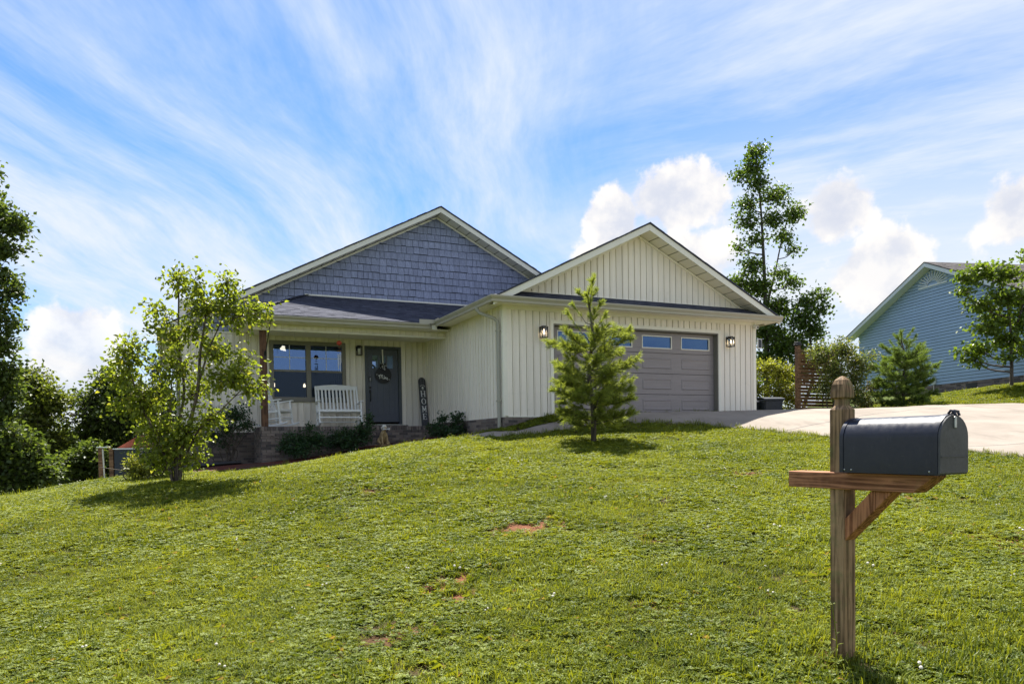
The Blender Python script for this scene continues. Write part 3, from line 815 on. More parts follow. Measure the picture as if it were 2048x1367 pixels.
# ---- porch
po = part('porch', house)
FL = -.15
MB().box(-4.86, -.02, 3.86, VB + .02, FL - .04, FL - .004).obj('porch_floor', M['concrete'], po)
MB().box(-4.84, .0, 3.86, VB, -1.7, FL - .05).obj('mortar_bed', M['mortar'], po)
brickwall(po, (-4.87, 3.83, 0), (1, 0, 0), (0, -1, 0), 4.85, FL, lambda a: gl(-4.87 + a, 3.7), 14, True, cap=True)
brickwall(po, (-4.87, VB, 0), (0, -1, 0), (-1, 0, 0), VB - 3.84, FL, lambda a: gl(-4.95, VB - a), 16, True, offs=.04, cap=True)
# ---- porch back wall and the wall left of it
W_OP = (-4.40, -2.40, .62, 2.20); D_OP = (-1.83, -.76, -.09, 2.18)
bw = part('front_wall', house)
mb = MB()
for a, b, z0, z1 in ((UL + .02, W_OP[0], -.3, 3.2), (W_OP[0], W_OP[1], -.3, W_OP[2]), (W_OP[0], W_OP[1], W_OP[3], 3.2), (W_OP[1], D_OP[0], -.3, 3.2), (D_OP[0], D_OP[1], D_OP[3], 3.2), (D_OP[1], .1, -.3, 3.2)):
    mb.box(a, b, VB + .03, VB + .15, z0, z1)
mb.obj('backing', M['siding'], bw)
boards(bw, (0, VB, 0), (1, 0, 0), (0, -1, 0), UL + .09, -4.9, -.26, lambda x: 2.36)
boards(bw, (0, VB, 0), (1, 0, 0), (0, -1, 0), -4.9, .0, FL + .0, lambda x: 2.36, [W_OP, D_OP])
MB().box(UL - .012, UL + .09, VB - .018, VB + .03, -.26, 2.40).obj('corner_post', M['trim'], bw, .004)
MB().box(UL, -5.0, VB - .024, VB + .03, 2.355, 2.41).obj('frieze_board', M['trim'], bw, .004)
MB().box(UL, UL + .15, VB + .04, 13.9, -.26, 2.5).obj('left_wall', M['siding'], bw)
MB().box(-.03, .03, VB - .03, VB + .02, FL, 2.36).obj('inside_corner', M['trim'], bw)
# ---- front window: two double-hung units in one taupe frame
wi = part('front_window', house)
t = .075; V0 = VB - .035
fr = MB(); a, b, z0, z1 = W_OP
fr.box(a - .03, b + .03, V0, VB + .10, z1 - t, z1 + .03).box(a - .03, b + .03, V0, VB + .10, z0 - .03, z0 + t)
fr.box(a - .03, a + t, V0, VB + .10, z0 + t, z1 - t).box(b - t, b + .03, V0, VB + .10, z0 + t, z1 - t)
mid = (a + b) / 2; fr.box(mid - .065, mid + .065, V0, VB + .10, z0 + t, z1 - t)
fr.obj('window_frame', M['taupe'], wi, .006)
MB().box(a - .05, b + .05, V0 - .02, V0 + .02, z0 - .055, z0 - .028).obj('window_sill', M['taupe'], wi, .004)
zm = z0 + (z1 - z0) * .505
for (p, q) in ((a + t, mid - .065), (mid + .065, b - t)):
    MB().box(p, q, VB + .02, VB + .06, zm - .03, zm + .03).obj('meeting_rail', M['taupe'], wi, .004)
    up = MB().box(p, q, VB + .045, VB + .051, zm + .03, z1 - t).obj('pane', M['glass'], wi)
    MB().box(p, q, VB + .015, VB + .018, z0 + t, zm - .03).obj('insect_screen', M['screen_glass'], wi)
    mu = MB(); c = (p + q) / 2; zc_ = (zm + .03 + z1 - t) / 2
    mu.box(c - .008, c + .008, VB + .036, VB + .044, zm + .03, z1 - t).box(p, q, VB + .0365, VB + .0435, zc_ - .008, zc_ + .008)
    mu.obj('muntin', M['white'], wi)
rm = MB(); U0, U1, V1, Z0_, Z1_ = -6.2, -1.95, 9.2, -.12, 2.42
rm.box(U0, U1, V1, V1 + .05, Z0_, Z1_).box(U0 - .05, U0, VB + .2, V1, Z0_, Z1_).box(U1, U1 + .05, VB + .2, V1, Z0_, Z1_).box(U0, U1, VB + .2, V1, Z0_ - .05, Z0_).box(U0, U1, VB + .2, V1, Z1_, Z1_ + .05)
rm.obj('room_shell', M['interior'], wi)
for (p, q) in ((-4.28, -4.12), (-2.72, -2.52)):           # sheer curtain edges just inside the glass
    vs = []; k = 10
    for i in range(k + 1):
        x = p + (q - p) * i / k; y = VB + .17 + .02 * math.sin(i * 2.1); vs += [(x, y, .72), (x, y, 2.1)]
    MB().add(vs, [(2 * i, 2 * i + 2, 2 * i + 3, 2 * i + 1) for i in range(k)]).obj('curtain', M['frost'], wi, smooth=True)
# ---- front door
fdr = part('front_door', house)
a, b, z0, z1 = D_OP; t = .085
MB().box(a, a + t, VB - .03, VB + .12, FL + .06, z1).obj('door_frame', M['slate_dark'], fdr, .004)
MB().box(b - t, b, VB - .03, VB + .12, FL + .06, z1).obj('door_frame', M['slate_dark'], fdr, .004)
MB().box(a + t, b - t, VB - .03, VB + .12, z1 - t, z1).obj('door_frame', M['slate_dark'], fdr, .004)
p, q = a + t + .004, b - t - .004; zb, zt_ = .02, z1 - t - .004; VD = VB + .03
L1, L2 = 1.56, 1.93                                        # glazed band
sx = [p + .13 + i * (q - p - .26) / 3 for i in range(4)]
lf = MB(); lf.box(p, q, VD + .012, VD + .045, zb, L1).box(p, q, VD + .012, VD + .045, L2, zt_).box(p, sx[0] + .015, VD + .012, VD + .045, L1, L2).box(sx[3] - .015, q, VD + .012, VD + .045, L1, L2)
for i in (1, 2): lf.box(sx[i] - .03, sx[i] + .03, VD + .012, VD + .045, L1, L2)
lf.obj('leaf', M['slate'], fdr, .003)
rail = MB(); rail.box(p, p + .11, VD, VD + .013, zb, zt_).box(q - .11, q, VD, VD + .013, zb, zt_).box(p + .11, q - .11, VD, VD + .013, zb, zb + .2).box(p + .11, q - .11, VD, VD + .013, zt_ - .11, zt_).box(p + .11, q - .11, VD, VD + .013, L1 - .13, L1 - .005)
rail.obj('stile_and_rail', M['slate'], fdr, .003)
for i in range(4):
    x0 = p + .11 + (q - p - .22) * i / 4; x1 = p + .11 + (q - p - .22) * (i + 1) / 4
    MB().box(x0 + .004, x1 - .004, VD + .005, VD + .0125, zb + .2, L1 - .13).obj('plank', M['slate'], fdr, .002)
for i in range(3):
    MB().box(sx[i] + (.015 if i == 0 else .03), sx[i + 1] - (.015 if i == 2 else .03), VD + .024, VD + .03, L1, L2).obj('pane', M['door_glass'], fdr)
MB().box(p + .03, p + .095, VD - .03, VD, 1.17, 1.31).obj('keypad', M['black'], fdr, .006)
kp = MB()
for i in range(2):
    for j in range(3): kp.box(p + .044 + i * .024, p + .058 + i * .024, VD - .033, VD - .029, 1.19 + j * .032, 1.21 + j * .032)
kp.obj('key_buttons', M['steel'], fdr)
MB().lathe([(.0, 0), (.030, 0), (.030, .03), (.0, .032)], (p + .06, VD, 1.0), 14, Matrix.Rotation(R(90), 4, 'X')).obj('deadbolt', M['black'], fdr, smooth=True)
MB().tube([(p + .06, VD - .01, .90), (p + .06, VD - .055, .86), (p + .06, VD - .06, .72), (p + .06, VD - .05, .64), (p + .06, VD - .01, .60)], .012, 8).box(p + .035, p + .085, VD - .012, VD, .84, .93).obj('door_handle', M['black'], fdr, smooth=True)
MB().box(p, q, VB + .1, VB + .13, 0, 2.1).obj('dark_hall', M['interior'], fdr)
st = part('door_step', house)
x = a - .12; i = 0
while x < b + .12:
    MB().box(x, x + .057, VB - .11, VB + .02, FL - .003, FL + .07 + rnd.uniform(-.002, .002)).obj('brick', M['brick'], st); x += .0675
MB().box(a - .12, b + .12, VB - .10, VB + .02, FL, FL + .062).obj('mortar_bed', M['mortar'], st)
MB().box(a + .02, b - .02, VB - .06, VB + .03, FL + .0725, FL + .10).obj('threshold', M['steel'], st)
# ---- porch post, beam, ceiling
MB().box(-4.86, -4.70, 3.86, 4.02, FL - .002, 2.26).obj('porch_post', M['cedar'], house, .008)
be = part('porch_beam', house)
MB().box(-5.0, 0., 3.86, 4.02, 2.262, 2.40).obj('beam_core', M['siding'], be)
MB().box(-5.02, .0, 3.80, 4.05, 2.228, 2.262).obj('beam_cap', M['trim'], be, .004)
boards(be, (0, 3.85, 0), (1, 0, 0), (0, -1, 0), -5.0, -.01, 2.262, lambda x: 2.385, pitch=.178)
MB().box(-5.0, .0, 4.02, VB - .04, 2.345, 2.36).obj('porch_ceiling', M['trim'], be)
# ---- porch roof: hipped at its left end
pr_ = part('porch_roof', house)
PE, PV, PZ = -5.30, 3.36, 2.55                             # eave corner
RT, RL = 3.50, -3.45                                       # top at the wall, start of the level top
es = Vector((0, VB - PV, RT - PZ)); S = es.length
hipx = lambda s: (RL - PE) * s / S
courses(pr_, (PE, PV, PZ), (1, 0, 0), es, 7., S, .135, M['shingle'], 'shingles', lambda s: (hipx(s), 4.95 + 1.15 * s))
es2 = Vector((RL - PE, 0, RT - PZ)); S2 = es2.length
courses(pr_, (PE, VB, PZ), (0, -1, 0), es2, 2.2, S2, .135, M['shingle'], 'shingles', lambda s: (0, (VB - PV) * (1 - s / S2)))
slab(pr_, [(PE, PV, PZ - .004), (1.5, PV, PZ - .004), (1.5, VB, RT - .004), (RL, VB, RT - .004)], .03, M['shingle'])
slab(pr_, [(PE, VB, PZ - .004), (PE, PV, PZ - .004), (RL, VB, RT - .004)], .03, M['shingle'])
hp = MB(); n = 16
for i in range(n):
    A_ = Vector((PE, PV, PZ)).lerp(Vector((RL, VB, RT)), i / n); B_ = Vector((PE, PV, PZ)).lerp(Vector((RL, VB, RT)), (i + 1.25) / n)
    B_.z = min(B_.z, RT); B_.y = min(B_.y, VB - .01)
    hp.bar(A_ + Vector((0, 0, .022)), B_ + Vector((0, 0, .014)), .2, .012)
hp.obj('hip_shingles', M['shingle'], pr_)
MB().box(RL - .02, 2.0, VB - .05, VB - .012, RT - .01, RT + .03).obj('flashing', M['fascia'], pr_)
gutter(pr_, (PE - .0, PV + .02, 0), (-.545, PV + .02, 0), (0, -1, 0), top=2.525, h=.125, m0=-1., m1=-1.)
gutter(pr_, (PE, VB, 0), (PE, PV + .02, 0), (-1, 0, 0), top=2.525, h=.125, m1=1.)
MB().box(PE, -.4, PV + .025, PV + .045, 2.39, 2.545).obj('eave_fascia', M['fascia'], pr_)
MB().box(PE, PE + .02, PV + .045, VB, 2.39, 2.545).obj('eave_fascia', M['fascia'], pr_)
MB().box(PE + .02, -.0, PV + .045, 3.84, 2.395, 2.41).obj('eave_soffit', M['trim'], pr_)
MB().box(PE + .02, -5.0, 3.84, VB, 2.395, 2.41).obj('eave_soffit', M['trim'], pr_)
MB().box(-.92, -.50, PV - .09, PV - .075, 2.52, 2.63).box(-.515, -.50, PV - .4, PV - .09, 2.525, 2.63).obj('splash_guard', M['gutter'], pr_)
# ---- main gable with shakes
MR = lambda u: 6.25 - .5134 * abs(u - .40)
mg = part('main_gable', house)
MB().prism([(UL + .3, VB + .012, 2.36), (7.2, VB + .012, 2.36), (.40, VB + .012, 6.0)], (0, .14, 0)).obj('backing', M['slate_dark'], mg)
shakes = []
rowh = .208
for r_ in range(18):
    w0 = 2.41 + r_ * rowh; w1 = w0 + rowh
    u = .40 - (6.02 - w0) / .5134 - rnd.random() * .1
    while u < .40 + (6.02 - w0) / .5134:
        wd = rnd.choice((.125, .15, .17, .19, .21, .235)); u1 = u + wd
        lim = lambda x: MR(x) - .215
        t0, t1 = min(w1 - .012, lim(u)), min(w1 - .012, lim(u1))
        if max(t0, t1) > w0 + .02:
            um = (u + u1) / 2
            hidden = (w1 < RT and um > RL) or (PE < um < RL and w1 < PZ + (um - PE) * (RT - PZ) / (RL - PE)) or (um > -.42 and w1 < GR(um) - .02 and um < 3.7) or (um >= 3.6)
            if not hidden: shakes.append((u, u1, w0 + rnd.uniform(-.014, .010), max(t0, w0 + .004), max(t1, w0 + .004)))
        u = u1 + .009
shakes.sort(key=lambda q: -((q[1] - q[0]) * (q[3] + q[4] - 2 * q[2])))
rest = MB()
for i, (u, u1, w0, t0, t1) in enumerate(shakes):
    o = .034 + rnd.uniform(-.003, .005); c = (u + u1) / 2
    vs = [(u - c, -o, w0), (u1 - c, -o, w0), (u1 - c, -.014, t1), (u - c, -.014, t0), (u - c, .004, w0), (u1 - c, .004, w0), (u1 - c, .004, t1), (u - c, .004, t0)]
    fs = [(0, 1, 2, 3), (4, 5, 1, 0), (5, 6, 2, 1), (7, 4, 0, 3), (3, 2, 6, 7)]
    if i < 300:
        ob = MB().add(vs, fs).obj('shake', M['shake'], mg); ob.location = (c, VB, 0)
    else: rest.add([(x + c, y + VB, z) for x, y, z in vs], fs)
if rest.v:
    ro_ = rest.obj('shakes', M['shake'], mg); ro_['kind'] = 'stuff'
print('shakes', len(shakes))
mr = part('main_roof', house)
ME0, ME1 = -7.06, 7.86
for a, b in ((ME0, .3985), (.4015, ME1)):
    rake_board(mr, MR, a, b, 5.14, 5.17, .028, .175, 'rake_fascia', M['fascia'], .40)
    rake_board(mg, MR, max(a, -6.9), min(b, 7.6), VB - .03, VB + .02, .185, .245, 'rake_frieze', M['trim'], .40)
for s in (-1, 1):
    for i in range(24):
        a = .40 + s * (.02 + 7.4 * i / 24); b = .40 + s * (.02 + 7.4 * (i + 1) / 24 - .03); a, b = min(a, b), max(a, b)
        if s > 0 and a > 4.2: continue
        MB().prism([(a, 5.172, MR(a) - .168), (b, 5.172, MR(b) - .168), (b, 5.172, MR(b) - .156), (a, 5.172, MR(a) - .156)], (0, .396, 0)).obj('soffit_panel', M['trim'], mr)
    a, b = sorted((.40, .40 + s * 7.42))
    MB().prism([(a, 5.172, MR(a) - .15), (b, 5.172, MR(b) - .15), (b, 5.172, MR(b) - .145), (a, 5.172, MR(a) - .145)], (0, .396, 0)).obj('soffit_backing', M['taupe'], mr)
slab(mr, [(ME0 - .02, 5.12, MR(ME0 - .02)), (.40, 5.12, MR(.40)), (.40, 14.3, MR(.40)), (ME0 - .02, 14.3, MR(ME0 - .02))], .026, M['shingle'])
slab(mr, [(.40, 5.12, MR(.40)), (ME1 + .02, 5.12, MR(ME1 + .02)), (ME1 + .02, 14.3, MR(ME1 + .02)), (.40, 14.3, MR(.40))], .026, M['shingle'])
mb = MB(); u = ME0
while u < 4.3:
    e = min(u + .14, .40) if u < .40 - 1e-6 else u + .14; h = rnd.uniform(.004, .016)
    mb.prism([(u, 5.112, MR(u) - .02), (e, 5.112, MR(e) - .02), (e, 5.112, MR(e) + h), (u, 5.112, MR(u) + h)], (0, .3, 0)); u = e
mb.obj('shingle_edge', M['shingle'], mr)
gutter(mr, (ME0, 14.2, 0), (ME0, 5.14, 0), (-1, 0, 0), top=MR(ME0) - .02, h=.13)
MB().box(ME0, UL, VB - .4, 14, MR(ME0) - .19, MR(ME0) - .17).obj('eave_soffit', M['trim'], mr)
MB().prism([(ME0 + .02, 5.175, MR(ME0) - .19), (UL + .1, 5.175, MR(ME0) - .19), (UL + .1, 5.175, MR(UL + .1) - .17), (ME0 + .02, 5.175, MR(ME0) - .15)], (0, .39, 0)).obj('eave_return', M['fascia'], mr)
MB().prism([(UL, 13.9, -2), (GW, 13.9, -2), (GW, 13.9, 2.5), (.4, 13.9, 6.1), (UL, 13.9, 2.5)], (0, .15, 0)).obj('back_wall', M['siding'], house)
MB().tube([(ME0 + .0, 5.3, 2.25), (ME0 + .05, 5.35, 2.15), (UL - .09, 5.66, 1.95), (UL - .05, 5.68, 1.85), (UL - .05, 5.68, -1.1)], .042, 8).obj('downspout', M['taupe'], house, smooth=True)

# ------------------------------------------------------------------ things on and round the house
def hthing(name, label, cat, u, v, w, rz=0., group=None):
    return thing(name, label, cat, tuple(H(u, v, w)), PSI + rz, group)
def wall_lamp(label, u, v, w, lit):
    t = hthing('wall_lamp', label, 'wall lamp', u, v, w, group='lantern wall lamps')
    MB().box(-.055, .055, -.02, 0, -.01, .13).obj('backplate', M['black'], t, .004)
    MB().box(-.02, .02, -.11, -.018, .085, .105).obj('arm', M['black'], t, .003)
    MB().prism([(-.085, -.185, .10), (.085, -.185, .10), (.085, -.02, .10), (-.085, -.02, .10)], (0, 0, .014)).box(-.05, .05, -.15, -.055, .114, .135).obj('cap', M['black'], t, .003)
    c = MB()
    for x in (-.07, .07):
        for y in (-.17, -.035): c.bar((x, y, -.125), (x * .98, y, .10), .017, .017, (0, 1, 0))
    c.box(-.076, .076, -.176, -.029, -.140, -.125).obj('cage', M['black'], t)
    if lit: MB().box(-.062, .062, -.162, -.042, -.12, .098).obj('glass', M['lamp_glass'], t)
    else: MB().lathe([(.0, -.09), (.035, -.085), (.038, .05), (.0, .06)], (0, -.102, .0), 12).obj('glass', M['frost'], t, smooth=True)
    if lit:
        MB().lathe([(.0, -.075), (.016, -.066), (.022, -.03), (.018, .0), (.010, .03), (.0, .04)], (0, -.102, .02), 10).obj('bulb', M['bulb'], t, smooth=True)
    return t
wall_lamp('lit black lantern lamp left of the garage door', .98, -.02, 1.91, True)
wall_lamp('lit black lantern lamp right of the garage door', 6.49, -.02, 1.92, True)
wall_lamp('black lantern lamp with white glass beside the front door', -2.01, VB - .02, 2.03, False)
t = hthing('security_camera', 'small white security camera under the garage eave corner', 'camera', GW - .06, -.06, 2.34)
MB().box(-.03, .03, -.01, .045, -.02, .09).obj('mount', M['white'], t, .004)
MB().lathe([(.0, 0), (.045, 0), (.05, .05), (.045, .10), (.0, .105)], (0, -.10, -.01), 16, Matrix.Rotation(R(-80), 4, 'X')).obj('body', M['white'], t, smooth=True)
MB().lathe([(.0, 0), (.024, 0), (.024, .012), (.0, .014)], (0, -.105, -.012), 12, Matrix.Rotation(R(100), 4, 'X')).obj('lens', M['black'], t)
t = hthing('solar_panel', 'small white-framed solar panel on the garage corner', 'solar panel', GW + .11, -.03, 1.93, R(8))
MB().bar((-.09, .05, -.02), (0, .0, 0), .02, .02).obj('bracket', M['white'], t)
fp = MB().box(-.085, .085, -.022, 0, -.14, .12); fp.obj('frame', M['white'], t, .004)
MB().box(-.065, .065, -.026, -.0215, -.12, .10).obj('cell', M['dark_panel'], t)

# ---- round door sign
t = hthing('door_sign', 'round black door sign with white script, bow and ribbon', 'door sign', -1.30, VB - .005, 1.36)
t.scale = (1.16, 1., 1.16)
MB().lathe([(.0, -.008), (.205, -.008), (.205, .008), (.0, .008)], (0, -.02, 0), 40, Matrix.Rotation(R(90), 4, 'X')).obj('disc', M['black'], t)
MB().bar((.0, -.006, .19), (-.008, .004, .72), .032, .004, (0, 1, 0)).obj('ribbon', M['statue_pale'], t)
def stroke(pts, r=.0055, y=-.031, k=6): return MB().tube([(x, y, z) for x, z in smooth(pts, k)], r, 5)
for pts in ([(-.125, -.035), (-.105, .0), (-.100, -.06), (-.092, -.095)], [(-.100, -.045), (-.075, .005), (-.058, .0), (-.060, -.06), (-.058, -.085)],
            [(-.060, -.05), (-.035, .0), (-.018, -.005), (-.022, -.07), (-.005, -.095), (.012, -.08)], [(.012, -.08), (.022, -.045), (.020, -.085), (.034, -.09)],
            [(.034, -.09), (.046, -.05), (.047, -.095), (.056, -.06), (.068, -.055), (.072, -.098), (.084, -.09)], [(.084, -.09), (.102, -.06), (.100, -.08), (.116, -.105), (.098, -.118), (.088, -.108)]):
    stroke(pts).obj('lettering', M['white'], t)
for x, z in ((-.165, .01), (.021, -.02), (.150, -.108)):
    MB().lathe([(.0, -.003), (.009, -.003), (.009, .003), (.0, .003)], (x, -.031, z), 10, Matrix.Rotation(R(90), 4, 'X')).obj('dot', M['white'], t)
bw_ = MB(); sp = MB()
for i in range(9):
    a = R(40 * i + 10); rr = .085 + .02 * (i % 2); c = Vector((math.cos(a) * rr * .75, -.045, .20 + math.sin(a) * rr * .95))
    p0 = Vector((0, -.03, .20)); n_ = Vector((-math.sin(a), 0, math.cos(a))) * .03
    bw_.add([p0, c - n_, c + Vector((math.cos(a) * .02, -.02, math.sin(a) * .02)), c + n_, p0 + Vector((0, -.035, 0))], [(0, 1, 2), (0, 2, 3), (4, 2, 1), (4, 3, 2), (0, 4, 1), (0, 3, 4)])
    for k in range(3):
        q = p0.lerp(c, .35 + .25 * k) + Vector((rnd.uniform(-.02, .02), -.026, rnd.uniform(-.02, .02))); sp.box(q.x - .006, q.x + .006, q.y - .006, q.y, q.z - .006, q.z + .006)
for x in (-.03, .035): bw_.add([(x - .02, -.03, .19), (x + .02, -.03, .19), (x * 1.8 + .022, -.036, .05), (x * 1.8, -.036, .075), (x * 1.8 - .022, -.036, .05)], [(0, 1, 2, 3, 4)])
b_ = bw_.obj('bow', M['black'], t); sp.obj('bow_spots', M['white'], b_)

# ---- HOME board
t = hthing('welcome_board', 'tall dark board reading HOME leaning by the porch corner', 'sign board', -.155, 5.22, FL, R(4))
t.rotation_euler = (R(-9), 0, PSI + R(6))
pts = [(-.115, .0), (.115, .0), (.115, 1.36)] + [(.115 * math.cos(a), 1.36 + .12 * math.sin(a)) for a in (R(d) for d in range(15, 180, 15))] + [(-.115, 1.36)]
MB().prism([(x, 0, z) for x, z in pts], (0, .022, 0)).obj('board', M['sign_wood'], t, .003)
def glyph(ch, c, s=.088):
    b = MB(); w_ = .58 * s; k = .16 * s; y0, y1 = -.004, .0
    def bx(x0, x1, z0, z1, d=0.): b.box(x0, x1, y0 - d, y1 + .001, c + z0, c + z1)
    if ch in 'HM':
        for sx_ in (-1, 1):
            bx(sx_ * w_ - k * (.9 if sx_ > 0 or ch == 'H' else .5), sx_ * w_ + k * (.9 if sx_ < 0 or ch == 'H' else .5) * 1., -s, s)
            bx(sx_ * w_ - k * 2., sx_ * w_ + k * 2., -s, -s + .09 * s, .0006); bx(sx_ * w_ - k * 2., sx_ * w_ + k * 2., s - .09 * s, s, .0006)
        if ch == 'H': bx(-w_, w_, -.07 * s, .07 * s, .0003)
        else:
            for sx_ in (-1, 1): b.bar((sx_ * w_, -.0022, c + s * .92), (0, -.0022, c - s * .55), .0052, k * 1.6, (0, 0, 1))
    if ch == 'E':
        bx(-w_ * .75 - k, -w_ * .75 + k, -s, s)
        bx(-w_ - k, w_, -s, -s + .11 * s, .0003); bx(-w_ - k, w_, s - .11 * s, s, .0003); bx(-w_ * .7, w_ * .55, -.06 * s, .06 * s, .0003)
        bx(w_ - k * .5, w_ + k * .3, -s, -s * .55, .0006); bx(w_ - k * .5, w_ + k * .3, s * .55, s, .0006); bx(w_ * .5, w_ * .5 + k * .7, -.25 * s, .25 * s, .0006)
    if ch == 'O':
        n = 24; vs = []; 
        for i in range(n):
            a = 2 * math.pi * i / n; ca, sa = math.cos(a), math.sin(a)
            vs += [(ca * w_ * 1.45, y0, c + sa * s), (ca * (w_ * 1.45 - k * 2.), y0, c + sa * (s - .10 * s)), (ca * w_ * 1.45, y1, c + sa * s), (ca * (w_ * 1.45 - k * 2.), y1, c + sa * (s * .9))]
        for i in range(n):
            j = (i + 1) % n
            b.f += [(4 * i, 4 * i + 1, 4 * j + 1, 4 * j), (4 * i, 4 * j, 4 * j + 2, 4 * i + 2), (4 * i + 1, 4 * i + 3, 4 * j + 3, 4 * j + 1)]
        b.v += vs
    return b
for ch, c in (('H', .99), ('O', .765), ('M', .54), ('E', .315)): glyph(ch, c).obj('letter', M['white'], t)
e_ = MB(); e_.tube([(x, -.002, z) for x, z in smooth([(-.08, 1.20), (-.05, 1.235), (0, 1.245), (.05, 1.235), (.08, 1.20)], 5)], .005, 5)
e_.lathe([(.0, -.003), (.028, -.003), (.028, .003), (.0, .003)], (0, 0, 1.17), 14, Matrix.Rotation(R(90), 4, 'X')); e_.box(-.03, .03, -.004, .001, 1.115, 1.127)
e_.obj('emblem', M['frost'], t)

# ---- white rocking seats
def rocker_seat(name, label, W, nsl, u, v, rz, cat, tilt=R(-4)):
    t = hthing(name, label, cat, u, v, FL, rz)
    hw = W / 2; m = M['white']; T = Matrix.Rotation(tilt, 4, 'X')
    def o(mb, nm, bev=.004): 
        mb.v = [tuple(T @ Vector(p) + Vector((0, 0, .012))) for p in mb.v]; return mb.obj(nm, m, t, bev)
    for s in (-1, 1):
        x = s * (hw - .03)
        rk = [(x, -.46 + .98 * i / 12, .03 + .12 * (abs(i / 12 - .46) ** 2) * 2.2) for i in range(13)]
        mb = MB(); mb.add([(p[0] + a, p[1], p[2] + b) for p in rk for a, b in ((-.02, -.022), (.02, -.022), (.02, .022), (-.02, .022))],
               [(4 * i + j, 4 * i + (j + 1) % 4, 4 * i + 4 + (j + 1) % 4, 4 * i + 4 + j) for i in range(12) for j in range(4)] + [(3, 2, 1, 0), (48, 49, 50, 51)]); o(mb, 'rocker', .003)
        o(MB().bar((x, -.27, .05), (x, -.245, .66), .045, .045, (0, 1, 0)), 'leg')
        o(MB().bar((x, .20, .06), (x, .175, .42), .042, .042, (0, 1, 0)), 'leg')
        o(MB().bar((x, .165, .40), (x * 1.0, .385, 1.16), .05, .036, (0, 1, 0)), 'back_post')
        o(MB().bar((x * 1.02, -.33, .675), (x * 1.02, .27, .655), .085, .026), 'armrest')
        o(MB().bar((x, -.26, .20), (x, .19, .20), .024, .032), 'stretcher')
        o(MB().bar((x, -.26, .38), (x, .18, .385), .03, .05), 'seat_rail')
    o(MB().bar((-hw + .04, -.262, .41), (hw - .04, -.262, .41), .03, .055), 'front_rail')
    o(MB().bar((-hw + .04, -.26, .235), (hw - .04, -.26, .235), .026, .034), 'front_stretcher')
    o(MB().bar((-hw + .04, .19, .15), (hw - .04, .19, .15), .026, .03), 'rear_stretcher')
    for i in range(7):
        y = -.25 + .40 * i / 6; z = .432 - .045 * math.sin(math.pi * i / 6) * .8 - .03 * i / 6
        o(MB().box(-hw + .01, hw - .01, y - .024, y + .024, z, z + .018), 'seat_slat', .003)
    o(MB().bar((-hw + .05, .185, .475), (hw - .05, .185, .475), .026, .05, (0, .27, .96)), 'lower_back_rail')
    k = 10; mb = MB(); vs = []
    for i in range(k + 1):
        x = -hw + .05 + (W - .1) * i / k; hgt = 1.165 + .045 * math.sin(math.pi * i / k)
        vs += [(x, .352, 1.06), (x, .380, 1.055), (x, .352 + (hgt - 1.06) * .28, hgt), (x, .380 + (hgt - 1.06) * .28, hgt)]
    mb.add(vs, [q for i in range(k) for q in ((4 * i, 4 * i + 4, 4 * i + 6, 4 * i + 2), (4 * i + 1, 4 * i + 3, 4 * i + 7, 4 * i + 5), (4 * i + 2, 4 * i + 6, 4 * i + 7, 4 * i + 3), (4 * i, 4 * i + 1, 4 * i + 5, 4 * i + 4))] + [(0, 2, 3, 1), (4 * k, 4 * k + 1, 4 * k + 3, 4 * k + 2)])
    o(mb, 'top_rail', 0)
    for i in range(nsl):
        x = -hw + .05 + (W - .1) * (i + .5) / nsl
        o(MB().bar((x, .197, .495), (x, .362, 1.075), .05 if W > .9 else .045, .016, (0, 1, 0)), 'back_slat', .003)
    return t
rocker_seat('rocking_bench', 'white slatted two-seat rocking bench below the window', 1.18, 11, -2.72, 4.92, R(-3), 'bench')
rocker_seat('rocking_chair', 'white slatted rocking chair beside the porch post, facing the door', .66, 6, -4.36, 4.78, R(52), 'chair')

# ---- wind chime, hanging hook
t = hthing('wind_chime', 'red globe wind chime with metal tubes hanging from the porch beam', 'wind chime', -2.88, 3.98, 2.0)
MB().tube([(0, 0, .235), (0, 0, .0)], .003, 4).obj('cord', M['black'], t)
MB().lathe([(.0, .058), (.03, .05), (.062, .02), (.072, -.01), (.062, -.04), (.03, -.062), (.014, -.075), (.0, -.078)], (0, 0, .02), 16).obj('globe', M['red'], t, smooth=True)
MB().tube([(0, 0, -.05), (0, 0, -.17)], .003, 4).lathe([(.0, .01), (.03, .008), (.034, -.01), (.0, -.012)], (0, 0, -.11), 10).lathe([(.0, .012), (.055, .01), (.055, -.008), (.0, -.01)], (0, 0, -.20), 12).obj('clapper_disc', M['fence_wood'], t)
for i in range(5):
    a = 2 * math.pi * i / 5; MB().tube([(.04 * math.cos(a), .04 * math.sin(a), -.23 - .02 * i), (.04 * math.cos(a), .04 * math.sin(a), -.50 - .06 * i)], .008, 8).obj('chime_tube', M['steel'], t)
t = hthing('porch_hook', 'small wire hook hanging under the porch beam', 'hook', -4.0, 3.97, 2.06)
MB().tube([(0, 0, .17), (0, 0, .03), (.015, 0, .0), (.03, 0, .02)], .004, 5).obj('wire', M['steel'], t)
# ---- flag pole on the porch post
t = hthing('flag_pole', 'thin black flag pole in a bracket on the porch post', 'flag pole', -4.74, 3.855, 1.62)
MB().box(-.03, .03, -.012, 0, -.09, .09).lathe([(.0, 0), (.022, 0), (.022, .11), (.0, .11)], (0, -.02, 0), 10, Matrix.Rotation(R(32), 4, 'X')).obj('bracket', M['black'], t)
MB().tube([(0, -.03, .02), (.06, -.42, .60), (.10, -.76, 1.12)], .0125, 7).obj('pole', M['black'], t, smooth=True)
MB().lathe([(.0, -.03), (.02, -.01), (.022, .01), (.0, .03)], (.10, -.765, 1.13), 10).obj('finial', M['black'], t, smooth=True)

